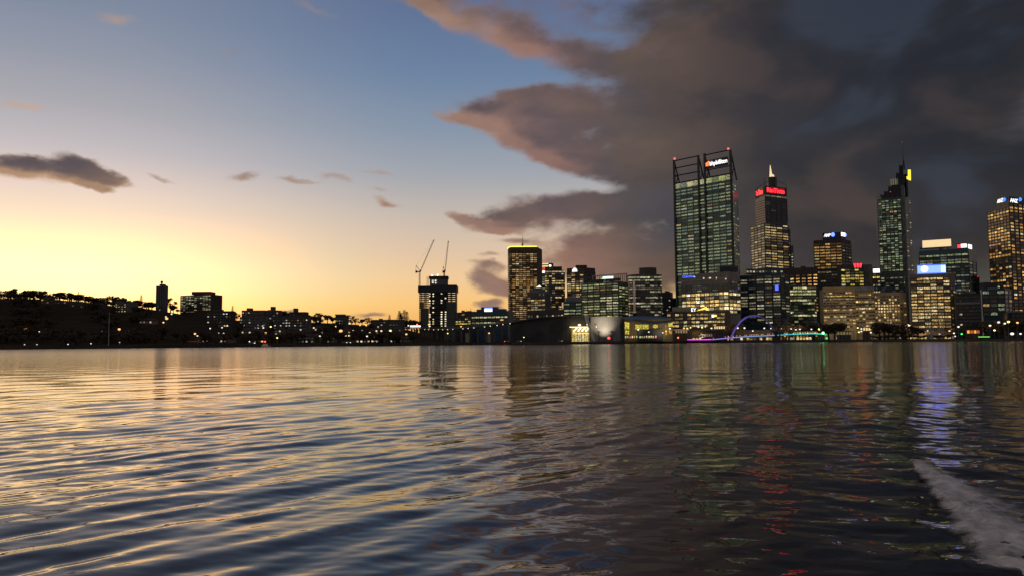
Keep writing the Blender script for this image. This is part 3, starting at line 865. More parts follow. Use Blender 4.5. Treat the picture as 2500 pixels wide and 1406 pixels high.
sg = MB(); ua, ub, za, zb = cf.rect(2009, 569, 2042, 581); cf.slab(sg, ua, ub, za, zb, 0, 0.3); sg = sg.build('sign', M_dark, t.root)
ua, ub, za, zb = cf.rect(2011, 571, 2028, 579); cf.text('AMP', ua, ub, za, zb, 0.35, 'lettering', M_sign_white, sg, 0.2)
ua, ub, za, zb = cf.rect(2029, 568.5, 2038, 578.5)
mb = MB(); cpt = cf.pt((ua + ub) / 2, (za + zb) / 2, 0.9); mb.ball(cpt, (ub - ua) / 2 * 1.1, 1.15); mb.build('emblem', M_sign_sky, sg)
c2 = Face(B_, C_)
mb = MB(); c2.slab(mb, 0.3, c2.L - 0.5, za + 0.5, zb, 0, 0.4); s2 = mb.build('sign', M_sign_white, t.root)
mb = MB(); mb.ball(c2.pt(c2.L - 1.5, (za + zb) / 2, 0.5), 2.0); mb.build('emblem', M_sign_sky, s2)
t.finish(M_brown)

# red W building
t = Tower('office_building', 'brown office building topped by a red three pointed emblem', 'office building', [(2052, 645, 1045), (2108, 645, 1040)], 645, mat('dim_taupe', (0.12, 0.105, 0.09), 0.8, var=0.2), 20)
t.grid(0, 5, 655, 705, 7, 'yellow', 0.5, wu=0.88, wz=0.55, gain=0.75, dim=0.2, floor_p=lambda k: [1.2, 0.1, 1.8, 1.7, 0.8, 1.2, 0.5][k])
pxbox(2108, 2131, 646, 760, 1043, 'lift_core', M_concrete, 18, t.root, base=t.z0)
f = t.faces[0]
sg = t.panel(0, 2083, 641.5, 2105, 655, 'sign', M_dark, 0, 0.4)
ua, ub, za, zb = f.rect(2084.5, 643.5, 2103, 653.5)
mb = MB()
for i in range(3):
    c = ua + (ub - ua) * (i + 0.5) / 3; w_ = (ub - ua) / 6 * 0.92; sk = (i - 1) * w_ * 0.5
    for (o_) in (0.8,):
        vs = [f.pt(c - w_ + sk, zb, 0.9), f.pt(c + w_ + sk, zb, 0.9), f.pt(c + w_ * 0.6, za, 0.9), f.pt(c - w_ * 0.6, za, 0.9)]
        vs += [f.pt(c - w_ + sk, zb, 0.4), f.pt(c + w_ + sk, zb, 0.4), f.pt(c + w_ * 0.6, za, 0.4), f.pt(c - w_ * 0.6, za, 0.4)]
        mb.add(vs, [(3, 2, 1, 0), (4, 5, 6, 7), (0, 1, 5, 4), (1, 2, 6, 5), (2, 3, 7, 6), (3, 0, 4, 7)])
mb.build('emblem', M_sign_red, sg)
t.finish(M_dark)

t = Tower('office_building', 'narrow office building with a glowing white sign box below the stepped spire tower', 'office building', [(2129, 655, 1000), (2148, 655, 998)], 655, M_dark, 16)
t.panel(0, 2131.5, 656.5, 2147.5, 666, 'sign', M_sign_white, 0, 0.6)
t.grid(0, 2, 667, 680, 2, 'yellow', 0.95, wu=0.9, wz=0.6, gain=0.8)
t.grid(0, 3, 682, 760, 9, 'pale', 0.2, wu=0.7, wz=0.5, gain=0.6)
t.finish(M_dark)

# stepped tower with spire and yellow emblem
t = Tower('office_tower', 'slim stepped glass tower with a tall needle and a yellow lit emblem', 'skyscraper', [(2142, 484, 1170), (2208, 474, 1150), (2224, 478, 1168)], 480, M_green)
t.grid(0, 7, 486, 662, 32, 'green', 0.55, wu=0.74, wz=0.55, gain=0.6, dim=0.38, fd=0.4)
t.grid(0, 6, 668, 770, 16, 'pale', 0.35, wu=0.7, wz=0.45, gain=0.4)
t.grid(1, 2, 490, 662, 32, 'pale', 0.22, wu=0.4, wz=0.4, gain=0.7, dim=0.1, frame=False)
f = t.faces[0]
steps = [(0.10, 0.98, 474, 'c'), (0.25, 0.98, 466, 'c'), (0.42, 0.98, 455, 'c'), (0.55, 1.0, 440, 'c'), (0.72, 1.0, 425, 'c'), (0.84, 1.0, 408, 'c')]
zprev = t.z1
for (ua, ub, yy, _) in steps:
    zt = at(2190, yy, 1158).z
    back_ = 15
    poly = [f.pt(f.L * ua, 0, -0.2)[:2], f.pt(f.L * ub, 0, -0.2)[:2], f.pt(f.L * ub, 0, -back_)[:2], f.pt(f.L * ua, 0, -back_)[:2]]
    MB().prism(poly, zprev, zt).build('stepped_top', M_dark, t.root)
    mb = MB()
    for j in range(5):
        w0 = f.L * ua + f.L * (ub - ua) * j / 5
        f.slab(mb, w0 + 0.3, w0 + 1.1, zprev, zt + 1.5, -0.2, 0.6)
    mb.build('roof_fin', M_steel, t.root)
    zprev = zt
t.panel(0, 2174, 437, 2192, 452, 'lit_loft', mat('dim_loft', (0.4, 0.38, 0.3), 0.7, (0.5, 0.45, 0.3), 0.16), -0.1, 0.3)
p = at(2209, 408, 1156)
mb = MB(); mb.tube((p.x, p.y + 4, p.z - 3), (p.x, p.y + 4, at(2209, 390, 1160).z), 2.4, 1.2); mb.tube((p.x, p.y + 4, at(2209, 390, 1160).z), (p.x - 0.3, p.y + 4, at(2208, 349, 1160).z), 0.65, 0.15)
mb.build('needle', M_steel, t.root)
mb = MB(); q = at(2207.6, 348, 1160); mb.ball((p.x - 0.3, p.y + 4, q.z), 0.45); mb.build('warning_light', lamp_mat('dim_red', (1, 0.02, 0.03), 0.6), t.root)
fp = t.faces[0]
mb = MB(); fp.slab(mb, fp.L - 4.5, fp.L - 0.2, t.z0, at(2206, 452, 1150).z, 0, 1.2); mb.build('corner_pier', M_concrete, t.root)
# lattice blade
mb = MB()
q0, q1 = at(2138.5, 481, 1163), at(2151, 481, 1163); zb_ = at(2143, 586, 1163).z
for x in (q0.x, (q0.x + q1.x) / 2 + 0.2, q1.x): mb.tube((x, 1163, zb_), (x, 1163, q0.z), 0.65)
for k in range(17):
    zz = zb_ + (q0.z - zb_) * k / 16; mb.tube((q0.x, 1163, zz), (q1.x, 1163, zz), 0.45)
mb.build('lattice_blade', mat('pale_steel', (0.34, 0.35, 0.27), 0.5, var=0.15), t.root)
mb = MB()
d_ = 1152
pl = [(2218, 415), (2223.5, 415), (2224, 441), (2214, 437), (2214, 431), (2218, 433)]
pv_ = [at(a, b2, d_) for a, b2 in pl]
vs = [tuple(v) for v in pv_] + [(v.x, v.y + 2.0, v.z) for v in pv_]
n_ = len(pl)
mb.add(vs, [tuple(range(n_)), tuple(range(2 * n_ - 1, n_ - 1, -1))] + [(i, n_ + i, n_ + (i + 1) % n_, (i + 1) % n_) for i in range(n_)])
mb.build('emblem', M_sign_yellow, t.root)
MB().box(at(2212, 430, d_).x, at(2216, 430, d_).x, d_ + 0.8, d_ + 5, t.z1, at(2214, 425, d_).z).build('emblem_bracket', M_steel, t.root)
for (px, py) in ((2174, 469), (2216.5, 612)):
    p = at(px, py, 1146); MB().ball(p, 0.8).build('warning_light', lamp_mat('dim_red', (1, 0.02, 0.03), 0.6), t.root)
t.finish(M_green)

# pale stone quay building
t = Tower('stone_building', 'long pale stone building with dark storey bands behind waterfront trees', 'building', [(2009, 705, 840), (2087, 704, 832)], 704, M_stone, 30)
t.grid(0, 10, 710, 800, 11, 'warm', 0.5, wu=0.84, wz=0.42, gain=0.75, dim=0.25, fd=0.35, pier=False,
       floor_p=lambda k: [0.7, 1.8, 1.6, 0.0, 0.0, 1.5, 0.1, 0.5, 0.9, 0.9, 0.5][k])
for y in (724, 731, 743.5, 752):
    t.panel(0, 2009.6, y, 2086.4, y + 2.4, 'dark_band', M_dark, 0, 0.5)
t.panel(0, 2008, 701, 2087, 705, 'cornice', M_stone, -0.2, 1.0)
t.finish(M_stone)
t = Tower('stone_building', 'pale stone building with grey roof band and entrance floodlights above the quay', 'building', [(2087.6, 703, 838), (2134, 702, 834)], 712, M_stone, 30)
t.grid(0, 6, 714, 798, 10, 'warm', 0.42, wu=0.84, wz=0.42, gain=0.75, dim=0.25, fd=0.35, pier=False,
       floor_p=lambda k: [0.9, 0.1, 1.9, 0.0, 1.7, 0.9, 0.5, 0.4, 0.3, 0.9][k])
t.panel(0, 2086, 700, 2134, 711, 'roof_band', mat('grey_roof', (0.24, 0.235, 0.23), 0.8, var=0.15), -6, 0.8)
for y in (726.5, 741): t.panel(0, 2088, y, 2133.5, y + 2.6, 'dark_band', M_dark, 0, 0.5)
t.finish(M_stone)
t = Tower('stone_building', 'warm lit stone building with a grid of small square windows and dark roof cap', 'building', [(2134.5, 714, 838), (2196, 712, 830), (2212, 714, 845)], 713, M_stone)
t.grid(0, 9, 720, 798, 11, 'warm', 0.5, wu=0.62, wz=0.52, gain=0.85, dim=0.35, fd=0.4, floor_p=lambda k: [0.0, 0.3, 0.6, 2.0, 0.9, 1.5, 1.2, 0.5, 0.9, 0.6, 0.3][k])
t.grid(1, 2, 735, 798, 9, 'warm', 0.2, wu=0.6, wz=0.5, gain=0.7)
p = at(2169, 712, 845)
MB().prism([(p.x - 7, p.y - 5), (p.x + 7, p.y - 5), (p.x + 7, p.y + 8), (p.x - 7, p.y + 8)], t.z1, at(2169, 699, 845).z, 0.35).build('roof_cap', M_dark, t.root)
t.finish(M_stone)

# blue sign building
t = Tower('office_building', 'pale office block of lit window rows below a large bright blue rooftop sign', 'office building', [(2221, 667, 838), (2318, 664, 822), (2331, 666, 834)], 666, mat('beige_cladding', (0.21, 0.17, 0.13), 0.75, var=0.2))
t.grid(0, 6, 676, 800, 16, 'warm', 0.62, wu=0.86, wz=0.56, gain=0.78, dim=0.3, fd=0.35)
t.grid(1, 2, 700, 795, 12, 'warm', 0.2, wu=0.7, wz=0.5, gain=0.6)
f = t.faces[0]
sg = t.panel(0, 2240, 648, 2297, 666.5, 'sign', M_sign_sky, -1.0, 0.8)
ua, ub, za, zb = f.rect(2251, 649.5, 2263, 664.5)
mb = MB(); c_ = f.pt((ua + ub) / 2, (za + zb) / 2, 0.7); nn = Vector((f.n.x, f.n.y, 0))
mb.tube(c_, Vector(c_) + nn * 0.5, (zb - za) / 2, None, 18); mb.build('emblem', M_sign_white, sg)
for y in (646.6, 666.4): t.panel(0, 2239, y, 2309, y + 2.2, 'sign_frame', M_sign_blue, -1.1, 0.9, parent=sg)
mb = MB(); a2, z2 = f.hit(2298, 666); b2_, z3 = f.hit(2309, 648)
vs = [f.pt(a2, za - 0.8, 0.8), f.pt(b2_, za - 0.8, -4), f.pt(b2_, zb + 1, -4), f.pt(a2, zb + 1, 0.8), f.pt(a2, za - 0.8, -1), f.pt(b2_, za - 0.8, -6), f.pt(b2_, zb + 1, -6), f.pt(a2, zb + 1, -1)]
mb.add(vs, [(0, 1, 2, 3), (7, 6, 5, 4), (0, 4, 5, 1), (1, 5, 6, 2), (2, 6, 7, 3), (3, 7, 4, 0)]); mb.build('sign_return', lamp_mat('pale_blue_sign', (0.3, 0.5, 1.0), 2.6), sg)
t.finish(M_brown)

# teal block behind with cream light band
t = Tower('office_building', 'teal glass office block with a cream light band and a small red and white sign', 'office building', [(2243, 607, 1030), (2364, 604, 1000), (2382, 607, 1020)], 606, M_teal)
t.grid(0, 7, 620, 645, 4, 'green', 0.75, wu=0.9, wz=0.6, gain=0.5, dim=0.2)
t.grid(0, 8, 648, 718, 10, 'green', 0.35, wu=0.85, wz=0.5, gain=0.4, dim=0.3, u0=0.3)
t.grid(0, 8, 706, 718, 2, 'amber', 0.8, wu=0.85, wz=0.6, gain=0.8, u0=0.78, frame=False, off=0.3)
t.grid(1, 2, 640, 700, 8, 'green', 0.1, wu=0.7, wz=0.4, gain=0.4)
t.panel(0, 2252, 586, 2322, 603.5, 'light_band', M_cream_light, -1.0, 0.6)
t.panel(0, 2252, 584.6, 2323, 586, 'light_band_cap', M_grey, -2.0, 0.9)
t.panel(0, 2245, 602.5, 2322, 606, 'roof_step', M_teal, -8, 0.0)
sg = t.panel(0, 2337, 595, 2361, 607.5, 'sign', M_dark, -1, 0.4)
t.panel(0, 2338, 598, 2345, 606, 'emblem', M_sign_red, 0.4, 0.8, parent=sg)
t.panel(0, 2346, 596, 2360, 605, 'sign_face', M_sign_white, 0.4, 0.8, parent=sg)
f1s = t.faces[1]
mb = MB(); f1s.slab(mb, 0.5, f1s.L * 0.45, t.z1 - 0.5, t.z1 + 5, -0.5, 0.4); s2 = mb.build('sign', M_sign_white, t.root)
mb = MB(); f1s.slab(mb, 0.5, 2.2, t.z1 + 0.5, t.z1 + 4.6, 0.4, 0.7); mb.build('emblem', M_sign_red, s2)
pxbox(2383, 2393, 673, 760, 1010, 'rear_shaft', M_dark, 14, t.root, base=t.z0)
p = at(2387.5, 675, 1008); MB().ball(p, 1.0).build('warning_light', lamp_mat('dim_red', (1, 0.02, 0.03), 0.6), t.root)
t.finish(M_dark)

t = Tower('office_building', 'almost black unlit office block with one faint grey storey band', 'office building', [(2332, 716, 800), (2394, 714, 790)], 715, mat('black_cladding', (0.02, 0.02, 0.02), 0.6, var=0.3), 22)
t.grid(0, 8, 720, 795, 9, 'pale', 0.03, wu=0.8, wz=0.5, gain=0.5, dim=0.03)
t.panel(0, 2334, 737.5, 2392, 742, 'pale_band', M_grey, 0, 0.4)
t.finish(M_dark)

# far tower at the picture edge with blue and white signs
t = Tower('office_tower', 'brown tower of amber windows with two white and blue signs at its top', 'skyscraper', [(2410, 508, 985), (2463, 500, 945), (2560, 497, 985)], 502, mat('tan_granite', (0.28, 0.20, 0.14), 0.7, var=0.2))
fp_ = lambda k: [0.0, 1.6, 1.4, 0.15, 0.0, 0.0, 1.0, 1.2, 1.6, 1.7, 0.5, 1.0, 0.4, 0.8, 0.4, 1.4, 0.0, 0.0, 0.05, 0.9, 0.0, 0.6, 0.6, 0.9, 0.3, 0.7, 0.7, 0.5, 0.6, 0.5, 0.3, 0.3, 0.3, 0.3, 0.2][k]
t.grid(0, 7, 507, 770, 35, 'amber', 0.6, wu=0.8, wz=0.55, gain=0.95, dim=0.2, fd=0.35, floor_p=fp_)
t.grid(1, 9, 503, 770, 35, 'amber', 0.6, wu=0.6, wz=0.52, gain=1.0, dim=0.3, fd=0.4, floor_p=fp_)
zc = at(2463, 479, 945).z
poly2 = [t.faces[0].pt(t.faces[0].L * 0.42, 0, -1)[:2], t.faces[0].pt(t.faces[0].L - 0.6, 0, -1)[:2], t.faces[1].pt(t.faces[1].L * 0.8, 0, -1)[:2]]
poly2.append((poly2[0][0] + poly2[2][0] - poly2[1][0], poly2[0][1] + poly2[2][1] - poly2[1][1]))
MB().prism(poly2, t.z1, zc).build('crown', M_dark, t.root)
ca, cb = Face(poly2[0], poly2[1]), Face(poly2[1], poly2[2])
for (fc, x0, xm, x1) in ((ca, 2435, 2450, 2457.5), (cb, 2465, 2484, 2493)):
    ua, ub, za, zb = fc.rect(x0, 484, xm, 497)
    mb = MB(); fc.slab(mb, max(ua - 0.3, 0.1), ub + 4.5, za + 0.5, zb, 0, 0.3); sg = mb.build('sign', M_dark, t.root)
    fc.text('ANZ', ua, ub, za + 1, zb - 1, 0.35, 'lettering', M_sign_white, sg, 0.15)
    u2, _, z2, z3 = fc.rect(xm + 0.5, 482, x1, 494)
    mb = MB().ball(fc.pt(u2 + (fc.rect(xm, 482, x1, 494)[1] - u2) / 2, (z2 + z3) / 2, 0.8), 2.1, 1.2); mb.build('emblem', lamp_mat('deep_blue_sign', (0.02, 0.2, 1.0), 1.5), sg)
t.finish(M_brown)

t = Tower('office_building', 'low dark glass building with pale corner posts at the foot of the amber tower', 'office building', [(2397, 706, 860), (2452, 704, 850), (2470, 706, 868)], 705, M_navy)
t.grid(0, 3, 708, 770, 6, 'green', 0.3, wu=0.84, wz=0.6, gain=0.5, dim=0.1, floor_p=lambda k: [0.8, 0.1, 0.0, 1.8, 1.6, 1.8][k])
t.grid(1, 2, 708, 770, 6, 'amber', 0.3, wu=0.7, wz=0.5, gain=0.4)
for px in (2397.5, 2417):
    t.panel(0, px, 705, px + 1.6, 766, 'corner_post', M_concrete, 0, 0.8)
pxbox(2404, 2436, 689, 706, 875, 'roof_plant', M_dark, 10, t.root)
t.finish(M_dark)
t = Tower('office_building', 'dark unlit building between the low glass block and the edge of the picture', 'office building', [(2470, 762, 800), (2560, 760, 800)], 762, M_dark, 20)
t.grid(0, 9, 765, 800, 4, 'amber', 0.15, wu=0.7, wz=0.5, gain=0.6, dim=0.1)
t.finish(M_dark)

# ---- middle cluster
# tower with yellow neon edge
q = []
for k in range(5):
    a = math.radians(90 * k / 4)
    q.append((1249 - 9.5 * math.cos(a), 603.5, 1262 - 12 * math.sin(a)))
t = Tower('office_tower', 'bronze office tower with rounded corner, yellow neon roof edge and a thin mast', 'skyscraper', q + [(1311, 603.5, 1250)], 603.5, M_brown, 40)
t.grid(4, 7, 618, 785, 35, 'amber', 0.68, wu=0.84, wz=0.5, gain=0.72, dim=0.3, fd=0.4,
       floor_p=lambda k: [1.2, 1.2, 0.9, 1.2, 1.1, 0.5, 0.0, 0.25, 1.0, 0.8, 0.6, 0.8, 0.9, 1.5, 0.8, 0.9, 1.2, 0.7, 0.9, 0.9, 0.7, 1.0, 1.0, 0.9, 0.9, 0.8, 1.0, 1.0, 1.0, 1.2, 1.0, 1.0, 0.9, 0.8, 0.9][k])
for i in range(4):
    t.grid(i, 1, 618, 785, 35, 'amber', 0.25, wu=0.6, wz=0.45, gain=0.6, dim=0.35, fd=0.3, pier=False)
pts3 = [(p[0], p[1], t.z1 + 0.4) for p in t.pts]
MB().path([(p[0], p[1] - 0.4, t.z1 + 0.6 - (2.5 * (1 - i / 4) ** 2 if i < 4 else 0)) for i, p in enumerate(t.pts)], 0.75, 6).build('neon_edge', M_neon_yel, t.root)
p = at(1276, 600, 1262)
mb = MB(); mb.tube((p.x, p.y, t.z1 - 1), (p.x, p.y, at(1276, 594, 1262).z), 1.6, 1.2); mb.tube((p.x, p.y, at(1276, 594, 1262).z), (p.x, p.y, at(1276, 576, 1262).z), 0.5, 0.2)
mb.tube((p.x - 2.5, p.y, t.z1 - 1), (p.x - 2.5, p.y, at(1276, 597, 1262).z), 0.5, 0.3)
mb.build('mast', M_steel, t.root)
t.finish(M_brown)

t = Tower('office_building', 'small pale office building with a pyramid roof whose tip is lit white', 'office building', [(1287, 713, 1080), (1331, 712, 1070)], 713, M_concrete, 22)
t.grid(0, 5, 724, 758, 6, 'warm', 0.75, wu=0.84, wz=0.55, gain=0.62, dim=0.2)
t.grid(0, 5, 760, 790, 5, 'warm', 0.2, wu=0.84, wz=0.5, gain=0.4)
t.grid(0, 5, 714, 723, 1, 'warm', 0.3, wu=0.3, wz=0.6, gain=0.6, frame=False)
cx_, cy_ = at(1316, 713, 1081).x, 1081
base_ = [t.pts[0], t.pts[-1], (t.pts[-1][0], t.pts[-1][1] + 22), (t.pts[0][0], t.pts[0][1] + 22)]
zt1 = at(1316, 702, 1081).z; zt2 = at(1316, 696, 1081).z
mb = MB().prism(base_, t.z1, zt1, 0.33, (cx_ + 1, cy_)); mb.build('pyramid_roof', M_concrete, t.root)
tip = [(cx_ + 1 + (p[0] - cx_ - 1) * 0.33, cy_ + (p[1] - cy_) * 0.33) for p in base_]
MB().prism(tip, zt1, zt2, 0.05, (cx_ + 1, cy_)).build('lit_roof_tip', lamp_mat('white_roof_light', (1, 0.85, 0.6), 1.2), t.root)
t.finish(M_concrete)

t = Tower('office_tower', 'teal glass tower with a red round emblem and stacked light bands under its roof', 'skyscraper', [(1312, 655, 1330), (1350, 653, 1320)], 654, M_teal, 25)
t.grid(0, 4, 668, 740, 13, 'green', 0.6, wu=0.9, wz=0.55, gain=0.5, dim=0.3)
for (x0, x1, y0, y1) in ((1320, 1338, 643, 645.5), (1320, 1337, 648.5, 651.5)):
    t.panel(0, x0, y0, x1, y1, 'roof_light_band', M_cream_light, -2, 0.4)
t.panel(0, 1318, 642.5, 1346, 655, 'roof_storey', M_dark, -12, -2)
t.panel(0, 1315, 661.5, 1331, 667, 'light_band', M_sign_white, 0, 0.5)
f = t.faces[0]; uu, zz = f.hit(1327, 656)
MB().ball(f.pt(uu, zz, 1.0), 3.1, 1.0, 10, 7).build('emblem', mat('red_ball_light', (0.6, 0.05, 0.05), 0.5, (1.0, 0.05, 0.03), 0.8), t.root)
p = at(1343, 649, 1318); MB().ball(p, 2.3, 0.8).build('roof_floodlight', lamp_mat('flood_warm', (1, 0.85, 0.65), 2.0), t.root)
t.finish(M_dark)

arc = []
for k in range(9):
    a = math.radians(-75 + 150 * k / 8)
    arc.append((1355 + 25 * math.sin(a), 1215 - 14 * math.cos(a)))
t = Tower('office_tower', 'dark bow fronted tower with scattered warm windows next to the teal tower', 'skyscraper', arc, 659, M_dark, 18)
for i in range(8):
    t.grid(i, 1, 660, 768, 19, 'warm', 0.42, wu=0.9, wz=0.5, gain=0.72, dim=0.15, fd=0.25, pier=False,
           floor_p=lambda k: [2.2, 0.9, 0.9, 0.3, 1.5, 1.3, 0.8, 0.9, 1.3, 0.1, 0.1, 1.0, 0.1, 0.1, 0.1, 1.2, 1.1, 1.3, 1.0][k])
t.roofbox(1349, 1372, 651, 660, 1212, 'roof_plant', M_dark, 10)
t.finish(M_dark)

t = Tower('office_tower', 'ribbed brown tower carrying a white half dome sign below its roof', 'skyscraper', [(1384, 656, 1215), (1425, 652, 1200), (1453, 654, 1216)], 653, M_brown)
t.grid(0, 4, 664, 726, 12, 'warm', 0.66, wu=0.84, wz=0.5, gain=0.72, dim=0.25, fd=0.4)
t.grid(1, 3, 664, 740, 14, 'warm', 0.08, wu=0.6, wz=0.4, gain=0.7, dim=0.05)
t.roofbox(1406, 1433, 647.5, 654, 1215, 'roof_plant', M_dark, 12)
f = t.faces[0]; uu, zz = f.hit(1403.5, 663.5)
mb = MB(); rr_ = 4.3; nseg = 12
vs = [f.pt(uu + rr_ * math.cos(math.pi * k / nseg), zz + 1.35 * rr_ * math.sin(math.pi * k / nseg), o_) for o_ in (1.0, 0.2) for k in range(nseg + 1)]
nn_ = nseg + 1
mb.add(vs, [tuple(range(nn_)), tuple(range(2 * nn_ - 1, nn_ - 1, -1))] + [(i, nn_ + i, nn_ + (i + 1) % nn_, (i + 1) % nn_) for i in range(nn_)])
mb.build('dome_sign', M_sign_white, t.root)
t.finish(M_concrete)

t = Tower('office_building', 'low dark glass building with three pale green floors behind the convention hall roof', 'office building', [(1376, 735, 880), (1420, 735, 875)], 735, M_green, 18)
t.grid(0, 3, 738, 775, 5, 'green', 0.7, wu=0.88, wz=0.45, gain=0.62, dim=0.2, floor_p=lambda k: [0.7, 0.1, 1.0, 1.2, 1.2][k])
t.panel(0, 1380, 726, 1418, 736, 'roof_storey', M_grey, -10, -1)
t.panel(0, 1372, 738, 1375.5, 752, 'lit_stair', lamp_mat('stair_light', (0.9, 0.5, 0.25), 0.5), 0, 0.5)
t.finish(M_dark)
t = Tower('office_building', 'long low brown building with a flat roof in front of the bronze tower', 'office building', [(1287, 757, 900), (1376, 752, 880)], 755, M_brown, 20)
t.grid(0, 12, 765, 775, 1, 'pale', 0.5, wu=0.6, wz=0.5, gain=0.8)
t.grid(0, 12, 777, 790, 2, 'warm', 0.25, wu=0.6, wz=0.5, gain=0.6)
t.finish(M_dark)

t = Tower('office_building', 'green glass office block with a pink rimmed open roof frame and slanted white sign', 'office building', [(1420, 688, 960), (1510, 683, 925), (1533, 690, 945)], 686, M_green)
t.grid(0, 6, 691, 775, 13, 'lime', 0.5, wu=0.88, wz=0.5, gain=0.62, dim=0.4, fd=0.4)
t.grid(1, 3, 699, 775, 11, 'lime', 0.55, wu=0.92, wz=0.45, gain=0.5, dim=0.35, fd=0.3)
f = t.faces[0]
mb = MB(); ua, ub, za, zb = f.rect(1440, 669, 1524, 686)
m_rim = mat('pink_rim', (0.5, 0.36, 0.30), 0.7, var=0.1)
f.slab(mb, ua, ub, zb - 1.1, zb, -7, -5.5); f.slab(mb, ua, ua + 1.2, t.z1, zb - 1.1, -7, -5.5); f.slab(mb, ub - 1.2, ub, t.z1, zb - 1.1, -7, -5.5)
fr = mb.build('roof_frame', m_rim, t.root)
mb = MB()
for j in range(18): f.slab(mb, ua + 2 + (ub - ua - 4) * j / 18, ua + 2.5 + (ub - ua - 4) * j / 18, t.z1, zb - 1.3, -6.9, -6.2)
mb.build('roof_louvre', M_brown, t.root)
t.panel(0, 1440, 681, 1510, 686.5, 'roof_deck', M_dark, -5, 0.2)
u1, z1 = f.hit(1466.5, 682.5); u2, z2 = f.hit(1497, 681); u3, z3 = f.hit(1497, 674); u4, z4 = f.hit(1472, 675)
def slabpoly(f, pl, a, b_):
    n = len(pl); vs = [f.pt(u, z, b_) for u, z in pl] + [f.pt(u, z, a) for u, z in pl]
    return MB().add(vs, [tuple(range(n)), tuple(range(2 * n - 1, n - 1, -1))] + [(i, n + i, n + (i + 1) % n, (i + 1) % n) for i in range(n)])
sg = slabpoly(f, [(u1, z1), (u2, z2), (u3, z3), (u4, z4)], -0.5, 0.0).build('sign', M_sign_teal, t.root)
slabpoly(f, [(u1 + 3, z1 + 1), (u2 - .4, z2 + .6), (u3 - .4, z3 - .6), (u4 + 1.6, z4 - .9)], 0.0, 0.3).build('sign_face', M_sign_white, sg)
for px in (1424, 1477): 
    ua, za = f.hit(px, 712); ub, zb = f.hit(px, 681)
    MB().tube(f.pt(ua, za, 0.8), f.pt(ua, zb, 0.8), 0.35, 0.8).build('facade_mast', M_white, t.root)
t.finish(M_dark)

arc = []
for k in range(11):
    a = math.radians(-82 + 164 * k / 10)
    arc.append((1574.5 + 41 * math.sin(a), 975 - 20 * math.cos(a)))
t = Tower('office_tower', 'drum shaped office building with brown plant room roof and a pink lit edge strip', 'office building', arc, 672, mat('drum_wall', (0.11, 0.09, 0.08), 0.6, var=0.2), 22)
for i in range(10):
    t.grid(i, 1, 673, 778, 15, 'pale', 0.42, wu=0.92, wz=0.5, gain=0.62, dim=0.22, fd=0.25, pier=False,
           floor_p=lambda k: [2.0, 1.8, 0.3, 0.8, 1.0, 0.4, 0.3, 1.4, 0.1, 1.5, 0.8, 0.1, 0.9, 0.7, 0.9][k])
MB().prism([(p[0], p[1]) for p in t.poly], t.z1, t.z1 + 1.6, 1.02).build('cornice', M_concrete, t.root)
p = at(1581, 660, 975)
hexp = [(p.x + 11.5 * math.cos(a), p.y + 9 * math.sin(a)) for a in [math.pi / 8 + k * math.pi / 4 for k in range(8)]]
MB().prism(hexp, t.z1, at(1581, 654.5, 975).z).build('plant_room', M_brown, t.root)
i_ = 3; f = t.faces[2]
mb = MB(); f.slab(mb, f.L * 0.3, f.L * 0.75, t.zrow(2, 762), t.zrow(2, 684), 0, 0.9); mb.build('lit_edge_strip', lamp_mat('pink_strip_light', (0.75, 0.38, 0.25), 0.13), t.root)
t.finish(M_concrete)

t = Tower('office_building', 'small dark stepped building between the drum and the tallest tower', 'office building', [(1614, 714, 1060), (1637, 713, 1055)], 713, M_dark, 16)
t.grid(0, 4, 728, 790, 8, 'white', 0.25, wu=0.5, wz=0.35, gain=0.6, dim=0.1)
pxbox(1637, 1652, 727, 790, 1057, 'lower_wing', M_dark, 16, t.root, base=t.z0)
t.finish(M_dark)

# building by the construction site
t = Tower('office_building', 'low office building with yellow window rows next to the construction site', 'office building', [(1112, 763, 960), (1150, 760, 950)], 761, M_dark, 18)
t.grid(0, 5, 764, 792, 5, 'yellow', 0.62, wu=0.9, wz=0.5, gain=0.8, dim=0.2)
MB().tube((at(1149, 770, 948).x, 952, t.z1 - 1), (at(1149, 770, 948).x, 952, at(1149, 752, 952).z), 0.35, 0.2).build('roof_mast', M_steel, t.root)
t.finish(M_dark)
t = Tower('office_building', 'low dark blue office building with a small white and blue rooftop sign', 'office building', [(1151, 759, 915), (1240, 757, 900)], 758, M_navy, 20)
t.grid(0, 9, 770, 790, 3, 'lime', 0.72, wu=0.9, wz=0.5, gain=0.85, dim=0.2)
t.panel(0, 1163, 754, 1232, 758.6, 'roof_step', M_navy, -8, -0.5)
t.panel(0, 1174, 749, 1212, 754.5, 'roof_storey', M_navy, -8, -0.5)
sg = t.panel(0, 1183, 754, 1201.5, 760, 'sign', M_sign_white, -0.5, 0.5)
t.panel(0, 1183, 750.5, 1201.5, 754, 'sign_top', M_sign_sky, -0.5, 0.5, parent=sg)
t.finish(M_dark)

